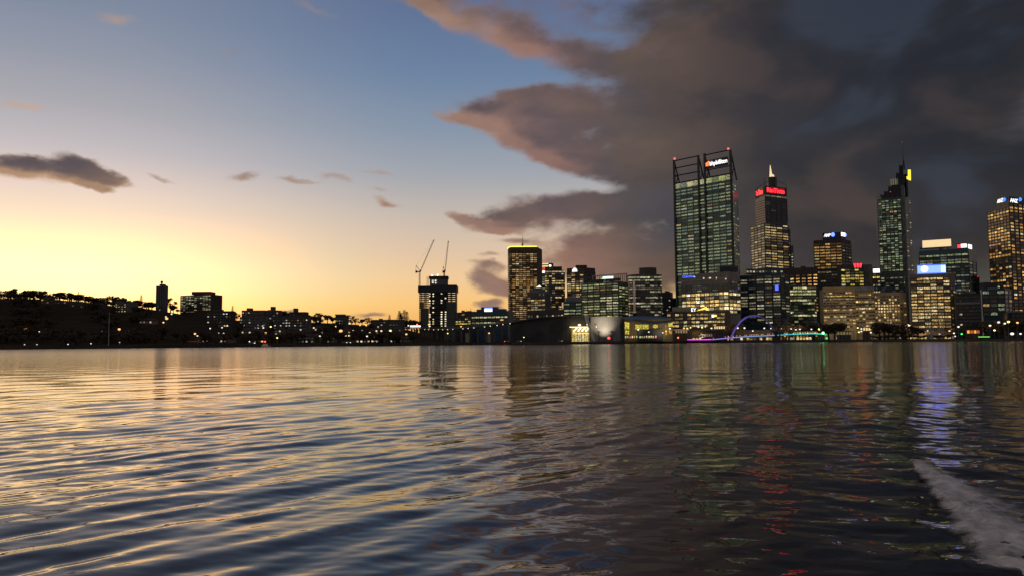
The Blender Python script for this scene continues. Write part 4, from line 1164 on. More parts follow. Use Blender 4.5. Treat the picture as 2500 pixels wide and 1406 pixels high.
# ------------------------------------------------------------------ construction tower and cranes
def construction():
    d = 1090
    Xp = lambda px, py=740: at(px, py, d).x
    Zp = lambda py, px=1068: at(px, py, d).z
    root = empty('unfinished_tower', (Xp(1068), d + 12, GZ - 0.5), 'unfinished concrete tower with open floor slabs and rows of work lamps', 'construction site')
    MB().box(Xp(1048), Xp(1091), d + 7, d + 22, GZ - 0.5, Zp(675)).build('lift_core', M_concrete, root)
    MB().box(Xp(1046), Xp(1092.5), d + 6, d + 23, Zp(680), Zp(673)).build('core_formwork', mat('formwork', (0.10, 0.05, 0.035), 0.8, var=0.3), root)
    for k in range(20):
        y = 797 - k * 5.0
        if y < 700: break
        glazed = y > 742
        x0, x1 = Xp(1022.5), Xp(1114)
        MB().box(x0, x1, d, d + 28, Zp(y), Zp(y) + 0.5).build('floor_slab', M_concrete, root)
    MB().box(Xp(1020.5), Xp(1056), d - 1, d + 0.2, Zp(714), Zp(697.5)).build('safety_screen', M_dark, root)
    MB().box(Xp(1056.3), Xp(1115.5), d - 0.8, d + 0.4, Zp(714), Zp(695.5)).build('safety_screen', M_dark, root)
    MB().box(Xp(1115.6) - 0.6, Xp(1115.6), d + 0.6, d + 28, Zp(714), Zp(697)).build('safety_screen', M_dark, root)
    for px in (1024, 1036, 1100, 1112):
        for dy in (1.5, 14, 26): MB().tube((Xp(px), d + dy, GZ), (Xp(px), d + dy, Zp(700)), 0.45).build('column', M_concrete, root)
    MB().box(Xp(1026), Xp(1047), d + 0.6, d + 1.0, GZ, Zp(752)).build('glazing', M_green, root)
    MB().box(Xp(1090), Xp(1113.5), d + 0.6, d + 1.0, GZ, Zp(737)).build('glazing', M_green, root)
    MB().box(Xp(1047.3), Xp(1089.7), d + 5.5, d + 6.5, GZ, Zp(712)).build('core_hoarding', M_dark, root)
    MB().box(Xp(1024), Xp(1035), d - 0.3, d + 0.3, Zp(752), Zp(736)).build('hoist_cover', mat('hoist_yellow', (0.25, 0.17, 0.08), 0.8), root)
    rg = random.Random(8)
    for px in (1049, 1057.7, 1078, 1087.6):
        y0 = {1049: 717, 1057.7: 717, 1078: 711, 1087.6: 722}[px]
        y = y0
        while y < 796:
            if rg.random() < 0.8 and not (742 < y < 760 and rg.random() < 0.5):
                c = rg.choice([(1, .84, .55), (1, .92, .75), (1, .72, .3), (1, .85, .5)]); k = rg.uniform(0.6, 1.8)
                mb = MB(); x = Xp(px, y); w = 1.0
                mb.box(x - w, x + w, d - 0.2, d + 0.2, Zp(y) - 0.75, Zp(y) + 0.75, tuple(v * k for v in c)); mb.build('work_lamp', wg, root)
            y += 5.6
    for (px, py) in ((1055.5, 684), (1062.5, 684), (1055.5, 689), (1063, 690), (1054, 671.5), (1067, 670.5)):
        mb = MB(); x = Xp(px, py); k = 2.2 if py < 680 else 0.9
        mb.box(x - 1.1, x + 1.1, d + 5.4, d + 5.8, Zp(py) - 0.9, Zp(py) + 0.9, (k, k * .9, k * .75)); mb.build('work_lamp', wg, root)
    for px in (1041, 1044): MB().tube((Xp(px), d + 8, Zp(700)), (Xp(px), d + 8, Zp(674)), 0.35).build('formwork_pole', M_steel, root)
    return d
d_site = construction()

def lattice(mb, p, q, w, n, r=0.16):
    p, q = Vector(p), Vector(q); ax = (q - p).normalized()
    s1 = ax.cross(Vector((0, 1, 0))).normalized() * w; s2 = Vector((0, 1, 0)) * w
    cs = [s1 + s2, s1 - s2, -s1 - s2, -s1 + s2]
    for c in cs: mb.tube(p + c, q + c, r, r, 4)
    for k in range(n):
        a, b_ = p.lerp(q, k / n), p.lerp(q, (k + 1) / n)
        for i in range(4):
            mb.tube(a + cs[i], b_ + cs[(i + 1) % 4], r * 0.7, r * 0.7, 4)
def crane(label, mast_px, mast_y, slew_y, jib_tip, apex, tail_px, base_y, d):
    p = at(mast_px, slew_y, d)
    zb = at(mast_px, base_y, d).z
    root = empty('tower_crane', (p.x, d, zb), label, 'crane')
    mb = MB(); lattice(mb, (p.x, d, zb), (p.x, d, p.z), 0.8, 14, 0.2); mb.build('mast', M_steel, root)
    jt = at(jib_tip[0], jib_tip[1], d)
    mb = MB(); lattice(mb, (p.x + 1.2, d, p.z + 1.0), jt, 0.55, 26, 0.14); mb.build('jib', mat('crane_white', (0.35, 0.32, 0.30), 0.6), root)
    ap_ = at(apex[0], apex[1], d)
    mb = MB(); mb.tube((p.x + 0.5, d, p.z + 1), ap_, 0.35); tl = at(tail_px, slew_y, d)
    mb.tube(ap_, (tl.x, d, tl.z + 0.8), 0.22); mb.tube(ap_, jt, 0.06, 0.06, 4); mb.build('a_frame', M_steel, root)
    mb = MB(); mb.box(min(tl.x, p.x), max(tl.x, p.x) + 1.6, d - 1.2, d + 1.2, p.z - 0.2, p.z + 1.0); mb.build('slewing_deck', M_steel, root)
    MB().box(tl.x - 0.4, tl.x + 2.2, d - 1.0, d + 1.0, p.z - 1.4, p.z + 1.8).build('counterweight', M_dark, root)
    MB().box(p.x + 0.6, p.x + 2.2, d - 2.6, d - 1.25, p.z + 0.6, p.z + 2.6).build('cab', M_grey, root)
    MB().ball(jt, 0.8).build('tip_sheave', M_steel, root)
crane('luffing tower crane with a long steep jib standing beside the unfinished tower', 1024.5, 700, 664, (1059, 587), (1016, 648), 1015, 716, d_site - 3)
crane('luffing tower crane with a nearly upright jib rising from the core of the unfinished tower', 1084.5, 672, 664, (1094.5, 590), (1082, 650), 1081, 676, d_site + 12)

# ------------------------------------------------------------------ buildings on the hill
t = Tower('apartment_tower', 'slender apartment tower with a small roof knob standing above the hillside trees', 'apartment tower', [(381, 697, 960), (407, 697, 955), (411, 698, 966)], 697, mat('mauve_concrete', (0.13, 0.11, 0.11), 0.85, var=0.15, vscale=0.08))
t.roofbox(389, 400, 693.5, 697, 962, 'roof_plant', M_dark, 6)
p = at(395, 689, 965)
MB().ball((p.x, p.y, p.z), 1.8, 1.0).tube((p.x, p.y, t.z1), (p.x, p.y, p.z), 0.8).build('roof_tank', M_dark, t.root)
for j in range(5):
    f = t.faces[0]; mb = MB(); uu = f.L * (0.1 + 0.2 * j); f.slab(mb, uu - 0.5, uu + 0.5, t.z0, t.z1 - 1, 0, 0.6); mb.build('vertical_rib', M_concrete, t.root)
t.win(0, 386, 761.5, 397, 765.5, (1.0, 0.62, 0.12)).win(0, 385, 747, 388, 749, (0.25, 0.23, 0.2)).win(0, 389, 755, 392, 757, (0.2, 0.18, 0.15))
t.finish(M_concrete)
for k in range(6):
    pass
t = Tower('office_building', 'wide hilltop office block with stepped roof and rows of pale lit windows', 'office building', [(441, 719, 985), (516, 716, 960), (543, 719, 985)], 718, mat('taupe_render', (0.10, 0.075, 0.06), 0.85, var=0.2))
t.grid(0, 11, 721, 762, 10, 'pale', 0.42, wu=0.82, wz=0.42, gain=0.75, dim=0.2, fd=0.3, floor_p=lambda k: [1.6, 1.3, 1.4, 0.6, 0.5, 1.0, 1.0, 0.8, 0.8, 0.3][k])
t.roofbox(468, 513, 711.5, 719, 985, 'roof_storey', M_brown, 18)
t.finish(M_dark)
HB = [
    ('apartment_building', 'long flat roofed building on the ridge with a raised centre block', [(590, 757, 930), (646, 756, 930)], 757, [(602, 613, 751.5, 757.5)], 0.06),
    ('apartment_building', 'flat roofed ridge building with a square lift tower', [(648, 757, 920), (681, 757, 920)], 757, [(660.5, 668.5, 748, 758)], 0.08),
    ('apartment_building', 'ridge building with one small chimney block beside a cloud', [(706, 760, 900), (746, 762, 900)], 761, [(716, 724, 752, 762)], 0.05),
    ('apartment_building', 'pale block with overhanging flat roof above orange street lamps', [(819, 769, 860), (839, 769, 858)], 769, [(817.5, 841, 766.5, 769)], 0.25),
    ('apartment_building', 'long pale low building with a plain white parapet near the unfinished tower', [(905, 780, 850), (980, 778, 845)], 779, [(925, 932, 777, 780)], 0.04),
    ('apartment_building', 'dim grey block half hidden by trees below the ridge', [(117, 735, 900), (162, 735, 895)], 735, [(128, 140, 731, 736)], 0.12),
    ('apartment_building', 'wide brown block with scattered white windows under the ridge trees', [(168, 742, 880), (238, 743, 880)], 742, [(190, 205, 739, 743)], 0.22),
    ('apartment_building', 'grey block with four lit storeys below the gap in the ridge trees', [(281, 738, 880), (316, 736, 875)], 737, [(283, 294, 734, 738)], 0.35),
    ('apartment_building', 'low dim block with two lit windows next to the slender apartment tower', [(326, 755, 870), (356, 756, 870)], 756, [(335, 344, 753, 757)], 0.12),
    ('apartment_building', 'dark terrace block with a few windows below the wide hilltop office', [(505, 758, 850), (565, 760, 850)], 759, [(520, 540, 755, 760)], 0.14),
    ('apartment_building', 'stepped brown apartment block below the ridge with dim windows', [(585, 773, 800), (648, 774, 800)], 773, [(600, 640, 767, 774)], 0.1),
    ('apartment_building', 'pale roofed apartment block with a row of bright windows on the lower slope', [(668, 773, 790), (752, 775, 790)], 774, [(690, 735, 771, 775)], 0.2),
]
for (nm, lb, foot, yt, boxes, p_) in HB:
    t = Tower(nm, lb, 'apartment building', foot, yt, mat('hill_render_%d' % (len(lb) % 3), [(0.12, 0.10, 0.085), (0.085, 0.065, 0.05), (0.16, 0.14, 0.12)][len(lb) % 3], 0.9, var=0.2), 14)
    wpx = foot[-1][0] - foot[0][0]
    t.grid(0, max(3, int(wpx / 7)), yt + 2.5, yt + 29, 4, 'warm' if foot[0][0] < 400 else 'white', min(0.5, p_ * (2.0 if foot[0][0] < 400 else 1.2)), wu=0.5, wz=0.38, gain=0.62, dim=0.12, fd=0.25, frame=True, pier=False)
    for (x0, x1, y0, y1) in boxes: t.roofbox(x0, x1, y0, y1, foot[0][-1] + 2, 'roof_block', M_brown, 8)
    t.finish(M_dark)

HM = [mat('house_render_a', (0.20, 0.17, 0.14), 0.9, var=0.2), mat('house_render_b', (0.13, 0.10, 0.08), 0.9, var=0.2)]
HROOF = mat('house_roof', (0.10, 0.055, 0.04), 0.9, var=0.3)
for k in range(26):
    px = R.uniform(100, 1000) if k < 8 else R.uniform(500, 1000)
    py = lerp(GROUND_Y, px) + R.uniform(12, 40)
    d = 640 + (1000 - 640) * max(0.12, min(0.9, (816 - py) / (816 - lerp(GROUND_Y, px) + 1e-3)))
    x = at(px, py, d).x; z = hz(x, d); w, dp, h = R.uniform(9, 16), 9, R.choice([3.5, 6, 6])
    r_ = empty('house', (x, d, z), 'small house with a pitched roof half hidden among the slope trees', 'house', 'houses on the wooded slope')
    MB().box(x - w / 2, x + w / 2, d, d + dp, z - 1.5, z + h).build('wall', R.choice(HM), r_)
    e = 0.6; zt = z + h
    MB().add([(x - w / 2 - e, d - e, zt), (x + w / 2 + e, d - e, zt), (x + w / 2 + e, d + dp + e, zt), (x - w / 2 - e, d + dp + e, zt), (x - w / 2 + 2.5, d + dp / 2, zt + 2.6), (x + w / 2 - 2.5, d + dp / 2, zt + 2.6)],
             [(3, 2, 1, 0), (0, 1, 5, 4), (2, 3, 4, 5), (1, 2, 5), (3, 0, 4)]).build('roof', HROOF, r_)
    nw = int(w // 3.2)
    for fl in range(int(h // 3)):
        for j in range(nw):
            x0 = x - w / 2 + 0.8 + j * (w - 1.6) / nw
            c = lit('warm' if R.random() < .7 else 'white', 0.42, R, 0.15, 1.0)
            mb = MB(); mb.box(x0, x0 + 1.7, d - 0.1, d + 0.02, z + 1 + 3 * fl, z + 2.4 + 3 * fl, c); mb.build('window', wg, r_)

# ------------------------------------------------------------------ convention centre, hall, ramp
def conv():
    d = 715
    prof = [(1246, 788), (1252, 785), (1274, 781), (1296, 777), (1330, 773.5), (1366, 771.5), (1400, 770.8), (1437, 770.5)]
    root = empty('convention_centre', (at(1340, 800, d).x, d + 25, GZ - 0.5), 'dark convention centre with long curved roof edge and a bright glazed entrance', 'convention centre')
    pts = [at(px, py, d) for px, py in prof]
    vs = [(p.x, d, p.z) for p in pts] + [(pts[-1].x, d, GZ - 0.5), (pts[0].x, d, GZ - 0.5)]
    vs += [(v[0], d + 60, v[2]) for v in vs]
    n = len(pts) + 2
    mw = mat('dark_concrete', (0.085, 0.08, 0.072), 0.8, var=0.3, vscale=0.08)
    MB().add(vs, [tuple(range(n)), tuple(range(2 * n - 1, n - 1, -1))] + [(i, n + i, n + (i + 1) % n, (i + 1) % n) for i in range(n)]).build('wall', mw, root)
    mb = MB()
    for a, b_ in zip(pts, pts[1:]):
        mb.add([(a.x, d - 3, a.z - 0.6), (b_.x, d - 3, b_.z - 0.6), (b_.x, d - 3, b_.z + 0.3), (a.x, d - 3, a.z + 0.3), (a.x, d, a.z - 0.6), (b_.x, d, b_.z - 0.6), (b_.x, d, b_.z + 0.3), (a.x, d, a.z + 0.3)],
               [(0, 1, 2, 3), (7, 6, 5, 4), (3, 2, 6, 7), (0, 4, 5, 1)])
    mb.build('roof_edge', M_concrete, root)
    # panel joints
    mb = MB()
    for px in range(1262, 1392, 12):
        a = at(px, 800, d).x
        zt = at(px, lerp(prof, px) + 1.5, d).z
        mb.box(a - 0.12, a + 0.12, d - 0.15, d, GZ, zt)
    mb.build('wall_rib', M_dark, root)
    # entrance
    x0, x1 = at(1393, 805, d).x, at(1438, 805, d).x
    z = lambda y: at(1415, y, d).z
    mb = MB(); mb.box(x0 + 1, x1, d - 0.3, d - 0.1, GZ, z(797.5), (0.5, 0.36, 0.08)); gl = mb.build('entrance_glazing', wg, root)
    MB().box(x0 - 1, x1 + 0.3, d - 6, d - 0.4, z(798.6), z(796.8)).build('entrance_canopy', lamp_mat('canopy_light', (1.0, 0.82, 0.42), 1.7), root)
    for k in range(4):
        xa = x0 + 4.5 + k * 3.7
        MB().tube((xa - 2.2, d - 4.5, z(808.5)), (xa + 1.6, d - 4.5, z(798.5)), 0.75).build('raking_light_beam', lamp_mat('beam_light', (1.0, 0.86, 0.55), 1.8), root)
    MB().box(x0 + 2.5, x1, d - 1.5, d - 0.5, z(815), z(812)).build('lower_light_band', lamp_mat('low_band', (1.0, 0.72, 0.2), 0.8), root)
    for k in range(6):
        xa = x0 + 4 + k * 2.2
        mb = MB(); mb.box(xa, xa + 1.5, d - 0.5, d - 0.32, GZ, z(817.5), (0.55, 0.45, 0.24)); mb.build('door', wg, root)
    for k in range(5):
        xa = x0 + 3 + k * 3.2
        MB().tube((xa, d - 5.5, GZ), (xa, d - 5.5, z(798.6)), 0.18).build('canopy_post', M_steel, root)
    # pylon
    a, b_ = at(1430.5, 770, d - 8), at(1451, 823, d - 8)
    MB().tube((a.x, d - 8, a.z), (b_.x, d - 8, GZ - 0.3), 1.5, 0.7, 8).build('leaning_pylon', M_white, root)
    # curved floodlit wall
    mb = MB(); N = 14
    vs = []
    for k in range(N + 1):
        px = 1442 + (1524 - 1442) * k / N
        dd_ = d - 2 - 7 * math.sin(math.pi * k / N)
        p0 = at(px, 772.5, dd_); vs += [(p0.x, dd_, GZ - 0.5), (p0.x, dd_, p0.z), (p0.x, d + 20, p0.z), (p0.x, d + 20, GZ - 0.5)]
    fs = []
    for k in range(N):
        o = 4 * k; fs += [(o, o + 4, o + 5, o + 1), (o + 1, o + 5, o + 6, o + 2), (o + 2, o + 6, o + 7, o + 3)]
    fs += [(0, 1, 2, 3), (4 * N + 3, 4 * N + 2, 4 * N + 1, 4 * N)]
    mb.add(vs, fs); mb.build('curved_wall', mat('grey_precast', (0.24, 0.23, 0.22), 0.8, var=0.15, vscale=0.1), root)
    p = at(1473, 803, d - 30)
    fl = MB().box(p.x - 0.5, p.x + 0.5, d - 30.4, d - 29.8, GZ, GZ + 0.7).build('floodlight', M_steel, root)
    L = bpy.data.lights.new('wall_floodlight', 'SPOT'); L.energy = 75000; L.color = (1.0, 0.84, 0.62); L.spot_size = math.radians(58); L.spot_blend = 1.0; L.shadow_soft_size = 0.5
    lo = bpy.data.objects.new('wall_floodlight', L); COL.objects.link(lo); lo.location = (p.x, d - 29.0, GZ + 1.2)
    tgt = at(1474, 790, d - 8); lo.rotation_euler = (Vector((tgt.x, d - 8, tgt.z)) - lo.location).to_track_quat('-Z', 'Y').to_euler()
    lo.parent = root; lo.location = Vector(lo.location) - root.location
    for k, (px, py, w) in enumerate(((1414.6, 792.6, 1.5), (1434.5, 791.5, 1.0))):
        q = at(px, py, d - 6.5); mb = MB().ball(q, w, 0.7); mb.tube(q, (q.x, d - 0.1, q.z + 0.5), 0.15); mb.build('facade_lamp', L_white, root)
    q = at(1456, 797, d - 9); MB().ball(q, 0.45).build('facade_lamp', L_warm, root)
conv()

def hall():
    d = 705
    X = lambda px, py=800: at(px, py, d).x
    Z = lambda y, px=1580: at(px, y, d).z
    root = empty('exhibition_hall', (X(1585), d + 15, GZ - 0.5), 'waterfront hall with a drooping blue grey roof and tall yellow lit windows', 'hall')
    olive = mat('olive_render', (0.22, 0.17, 0.08), 0.85, var=0.2)
    MB().box(X(1524.5), X(1642), d, d + 25, GZ - 0.5, Z(779)).build('wall', olive, root)
    top = [(1521, 775.5), (1535, 773), (1560, 771.6), (1600, 772), (1630, 774), (1642, 776.5)]
    bot = [(1523, 778), (1545, 783), (1570, 787.5), (1598, 790), (1622, 788.5), (1643, 785)]
    vs, fs = [], []
    for i in range(6):
        a, b_ = at(*top[i], d + 3), at(*bot[i], d - 4)
        vs += [(a.x, d + 14, a.z + 0.5), (b_.x, d - 4, b_.z), (b_.x, d - 3.6, b_.z - 0.5), (a.x, d + 14, a.z)]
    for i in range(5):
        o = 4 * i
        for k in range(4): fs.append((o + k, o + 4 + k, o + 4 + (k + 1) % 4, o + (k + 1) % 4))
    fs += [(3, 2, 1, 0), (20, 21, 22, 23)]
    MB().add(vs, fs).build('roof', mat('blue_grey_roof', (0.10, 0.13, 0.18), 0.5, var=0.15), root)
    def wn(x0, y0, x1, y1, c, name='window', off=0.2):
        mb = MB(); mb.box(X(x0), X(x1), d - off, d + 0.02, Z(y1), Z(y0), c); mb.build(name, wg, root)
    yl = (0.62, 0.50, 0.06)
    wn(1525.5, 785, 1530.5, 802, yl); wn(1531, 786, 1536.5, 802, yl)
    wn(1526, 805.5, 1530.5, 814.5, yl); wn(1531.2, 805.5, 1536, 814.5, (0.5, 0.4, 0.06))
    for k in range(11): wn(1551.5 + k * 3.0, 791.5, 1553.8 + k * 3.0, 802.5, tuple(v * R.uniform(0.7, 1.1) for v in yl))
    for k in range(3): wn(1594.5 + k * 3.8, 792, 1597.6 + k * 3.8, 800, yl)
    wn(1624, 793, 1626.5, 803, (0.2, 0.16, 0.05)); wn(1632, 784, 1637, 797, yl); wn(1637.5, 784, 1642, 797, yl)
    wn(1624, 805, 1628, 817, (0.55, 0.3, 0.04)); wn(1633, 805, 1639, 815, (0.45, 0.25, 0.04))
    MB().box(X(1555), X(1615), d - 5, d - 0.3, GZ - 0.3, Z(803.5)).build('dark_annex', mat('annex_green', (0.03, 0.035, 0.028), 0.6, var=0.3), root)
    rg = random.Random(3)
    for k in range(14):
        x0 = 1526 + k * 5.4
        o = 5.25 if 1553 < x0 < 1612 else 0.2
        wn(x0, 819.5 + rg.uniform(-1, .5), x0 + rg.uniform(1.6, 4.2), 824, tuple(v * rg.uniform(0.3, 1.1) for v in (0.8, 0.7, 0.35)), 'shopfront_window', o)
hall()

def freeway_ramp():
    pts = [(950, 798.5, 960), (988, 798.5, 930), (1020, 800.3, 900), (1060, 800.6, 862), (1090, 799.8, 835), (1115, 798.8, 818), (1160, 794.3, 795), (1200, 789.3, 775), (1245, 782.5, 755), (1275, 779.5, 742)]
    root = empty('freeway_ramp', (at(1120, 800, 815).x, 815, GZ), 'long curved elevated road ramp with lamps along its edge', 'road ramp')
    P_ = [at(*q) for q in pts]
    vs, fs = [], []
    for p in P_:
        vs += [(p.x, p.y, p.z), (p.x, p.y + 10, p.z), (p.x, p.y + 10, p.z - 1.7), (p.x, p.y, p.z - 1.7)]
    for i in range(len(P_) - 1):
        o = 4 * i
        for k in range(4): fs.append((o + (k + 1) % 4, o + 4 + (k + 1) % 4, o + 4 + k, o + k))
    fs += [(0, 1, 2, 3), (len(vs) - 1, len(vs) - 2, len(vs) - 3, len(vs) - 4)]
    MB().add(vs, fs).build('deck', mat('ramp_concrete', (0.17, 0.14, 0.12), 0.85, var=0.2), root)
    mb = MB()
    for a, b_ in zip(P_, P_[1:]): mb.tube((a.x, a.y + 0.1, a.z + 0.7), (b_.x, b_.y + 0.1, b_.z + 0.7), 0.18)
    mb.build('parapet_rail', M_grey, root)
    mc = mat('pier_concrete', (0.20, 0.15, 0.10), 0.85, var=0.2)
    for px in list(range(1004, 1060, 7)) + list(range(1066, 1246, 20)):
        q = None
        for (a, b_) in zip(pts, pts[1:]):
            if a[0] <= px <= b_[0]:
                k = (px - a[0]) / (b_[0] - a[0]); q = at(px, a[1] + (b_[1] - a[1]) * k, a[2] + (b_[2] - a[2]) * k)
        g = hz(q.x, q.y) - 0.6
        mb = MB(); w = 0.7
        mb.box(q.x - w, q.x + w, q.y + 3, q.y + 6.5, g, q.z - 2.9)
        mb.prism([(q.x - w, q.y + 2), (q.x + w, q.y + 2), (q.x + w, q.y + 8), (q.x - w, q.y + 8)], q.z - 2.9, q.z - 1.65, 1.5)
        mb.build('pier', mc, root)
    for (px, py) in [(1003, 801.7), (1008, 801.9), (1014, 802.4), (1021.6, 803), (1037, 803.2), (1046.7, 803.6), (1058.8, 804), (1070, 803.8), (1081, 803.6), (1092.6, 803.5), (1105.4, 803), (1130, 801.6), (1143, 800.7), (1156.7, 799.5), (1183, 796.9), (1197, 795), (1213.5, 793.4), (1227.8, 791.2), (1245, 789)]:
        for (a, b_) in zip(pts, pts[1:]):
            if a[0] <= px <= b_[0]: dd = a[2] + (b_[2] - a[2]) * (px - a[0]) / (b_[0] - a[0])
        q = at(px, py, dd - 0.6)
        mb = MB().ball(q, 0.52, 0.8).tube(q, (q.x, q.y + 0.6, q.z + 0.3), 0.12); mb.build('edge_lamp', L_warm if px < 1125 else L_white, root)
freeway_ramp()
# pale service piers below the ramp
for (px0, px1, y0, d, lb) in ((1136, 1144.5, 812.5, 715, 'pale square concrete block standing under the curved ramp'), (1190, 1197.5, 815, 700, 'pale concrete block under the ramp with an orange lamp above it')):
    a, c = at(px0, 820, d), at(px1, 820, d); zt = at(px0, y0, d).z
    r_ = empty('service_block', ((a.x + c.x) / 2, d + 2, GZ - 0.3), lb, 'concrete block')
    MB().box(a.x, c.x, d, d + 4, GZ - 0.3, zt).build('wall', M_stone, r_)
    MB().box(a.x - 0.3, c.x + 0.3, d - 0.3, d + 4.3, zt, zt + 0.3).build('cap', M_concrete, r_)

# ------------------------------------------------------------------ footbridge with arches
def footbridge():
    d = 752
    root = empty('footbridge', (at(1880, 820, d).x, d, 0.0), 'curved footbridge with glowing blue to teal deck edge and a purple arch', 'bridge')
    Pp = lambda px, py: at(px, py, d)
    def strip(pts, name, m, hh=0.75, par=root):
        vs, fs = [], []
        for (px, py) in pts:
            p = Pp(px, py); vs += [(p.x, d - 1.6, p.z - hh / 2), (p.x, d - 1.6, p.z + hh / 2), (p.x, d - 1.2, p.z + hh / 2), (p.x, d - 1.2, p.z - hh / 2)]
        n = len(pts)
        for i in range(n - 1):
            o = 4 * i
            for k in range(4): fs.append((o + (k + 1) % 4, o + 4 + (k + 1) % 4, o + 4 + k, o + k))
        fs += [(0, 1, 2, 3), (4 * n - 1, 4 * n - 2, 4 * n - 3, 4 * n - 4)]
        return MB().add(vs, fs).build(name, m, par)
    def eng(name, col, s): return mat(name, (0.3, 0.3, 0.35), 0.5, col, s)
    deck = [(1738, 828), (1760, 826), (1785, 823.6), (1815, 821.2), (1850, 819.3), (1890, 817.6), (1905, 816.8), (1935, 815), (1965, 813.8), (1990, 813.5), (2005, 814.3), (2016, 816.5)]
    vs, fs = [], []
    for (px, py) in deck:
        p = Pp(px, py); vs += [(p.x, d - 1.19, p.z + 0.3), (p.x, d + 3.5, p.z + 0.3), (p.x, d + 3.5, p.z - 0.7), (p.x, d - 1.19, p.z - 0.7)]
    for i in range(len(deck) - 1):
        o = 4 * i
        for k in range(4): fs.append((o + (k + 1) % 4, o + 4 + (k + 1) % 4, o + 4 + k, o + k))
    fs += [(0, 1, 2, 3), (len(vs) - 1, len(vs) - 2, len(vs) - 3, len(vs) - 4)]
    MB().add(vs, fs).build('deck', M_grey, root)
    strip(deck[0:3], 'violet_edge_light', eng('edge_violet', (0.40, 0.26, 1.0), 0.85))
    strip(deck[2:4], 'indigo_edge_light', eng('edge_indigo', (0.34, 0.38, 1.0), 0.8))
    strip(deck[3:6], 'blue_edge_light', eng('edge_blue', (0.28, 0.46, 0.95), 0.75))
    strip([(1897, 817.2)] + deck[6:8], 'teal_edge_light', eng('edge_teal', (0.10, 0.62, 0.72), 0.8))
    strip(deck[7:10], 'teal_edge_light', eng('edge_teal2', (0.06, 0.75, 0.60), 1.1))
    strip(deck[9:12], 'green_edge_light', eng('edge_green', (0.04, 0.85, 0.42), 1.3))
    # arches
    def arch(p0, top, p1, name, m, r):
        pts = []
        for k in range(21):
            t_ = k / 20
            px = p0[0] + (p1[0] - p0[0]) * t_
            base = p0[1] + (p1[1] - p0[1]) * t_
            s_ = (t_ - 0.52) / 0.52
            py = base - (base - top) * max(0, 1 - abs(s_) ** 2.3)
            pts.append(at(px, py, d - 2.5 + 5 * t_))
        mb = MB()
        return mb.path(pts, r, 8), pts
    mb, pts = arch((1784, 824), 770.5, (1893, 818), 'arch', None, 0.8)
    a1 = MB().path(pts[:8], 0.85, 8).build('purple_arch', eng('arch_purple', (0.17, 0.10, 0.85), 0.32), root)
    MB().path(pts[7:14], 0.8, 8).build('purple_arch_top', eng('arch_purple2', (0.15, 0.10, 0.70), 0.22), root)
    MB().path(pts[13:], 0.75, 8).build('dim_arch_end', eng('arch_dim', (0.16, 0.12, 0.5), 0.05), root)
    mb, pts = arch((1903, 818), 758, (2006, 820), 'arch', None, 0.7)
    mb.build('unlit_arch', mat('unlit_arch_paint', (0.10, 0.11, 0.12), 0.5), root)
    # hangers
    for px in (1812, 1826, 1840, 1854, 1868):
        p = Pp(px, 820); yt = 770.5 + abs(px - 1840) ** 2 * 0.012
        MB().tube((p.x, d, p.z), (p.x, d, Pp(px, yt).z), 0.07, 0.07, 4).build('hanger', M_steel, root)
    # pier between arches
    p = Pp(1893, 818)
    MB().box(p.x - 1.3, p.x + 1.3, d - 2.2, d + 4, -1, p.z + 4.5).build('pier', M_dark, root)
    for px in (1758, 2003):
        p = Pp(px, 822); MB().tube((p.x, d + 1, -1), (p.x, d + 1, p.z - 0.3), 0.8).build('pier', M_dark, root)
    # handrail lights
    rg = random.Random(7)
    hm = lamp_mat('handrail_light', (1.0, 0.5, 0.25), 0.9)
    for px in range(1770, 2000, 4):
        if 1888 < px < 1912 or rg.random() < 0.22: continue
        py = lerp(deck, px) - 3.8
        q = Pp(px, py); mb = MB().ball((q.x, d - 0.9, q.z), 0.34, 1, 6, 4).tube((q.x, d - 0.9, q.z), (q.x, d - 0.9, q.z - 1.4), 0.08, 0.08, 4)
        mb.build('handrail_lamp', hm, root)
    for px in (1918, 1935, 1952, 1970, 1988):
        q = Pp(px, lerp(deck, px) - 1.4); MB().ball((q.x, d - 1.7, q.z), 0.45).build('edge_node_lamp', lamp_mat('teal_node', (0.1, 0.9, 1.0), 1.6), root)
footbridge()
def jetty(px0, px1, py, d, lm, lb, gp=None):
    a, c = at(px0, py, d), at(px1, py, d)
    r_ = empty('jetty', ((a.x + c.x) / 2, d, 0), lb, 'jetty', gp)
    MB().box(a.x, c.x, d, d + 5, a.z - 0.9, a.z - 0.25).build('deck', M_dark, r_)
    MB().box(a.x, c.x, d - 0.25, d - 0.01, a.z - 0.35, a.z + 0.35).build('edge_light', lm, r_)
    for k in range(5):
        x = a.x + (c.x - a.x) * (0.06 + 0.22 * k); MB().tube((x, d + 1, -1), (x, d + 1, a.z - 0.9), 0.25).build('pile', M_dark, r_)
jetty(1669.5, 1737, 828.3, 735, lamp_mat('magenta_strip', (0.95, 0.03, 1.0), 1.7), 'low jetty with a magenta light strip along its edge')
jetty(2388, 2416, 821.5, 655, lamp_mat('lime_strip', (0.22, 0.85, 0.08), 1.0), 'low jetty with a lime green light strip near the orange pavilion')

# ring sculpture
def sculpture():
    d = 700
    root = empty('ring_sculpture', (at(2284, 825, d).x, d, GZ), 'tall sculpture of nested pale hoops before the amber lit office', 'sculpture')
    m_ = mat('sculpture_white', (0.55, 0.48, 0.40), 0.6)
    for (cx, w, yt) in ((2283, 26, 752), (2283, 20, 766), (2283, 15, 780), (2283, 10.5, 793), (2282, 6.5, 803)):
        pts = []
        for k in range(21):
            a = math.pi * k / 20
            px = cx - w * math.cos(a) * (0.75 + 0.25 * math.sin(a))
            py = 829 - (829 - yt) * (math.sin(a) ** 0.62)
            pts.append(at(px, py, d))
        MB().path(pts, 0.32, 6).build('hoop', m_, root)
sculpture()

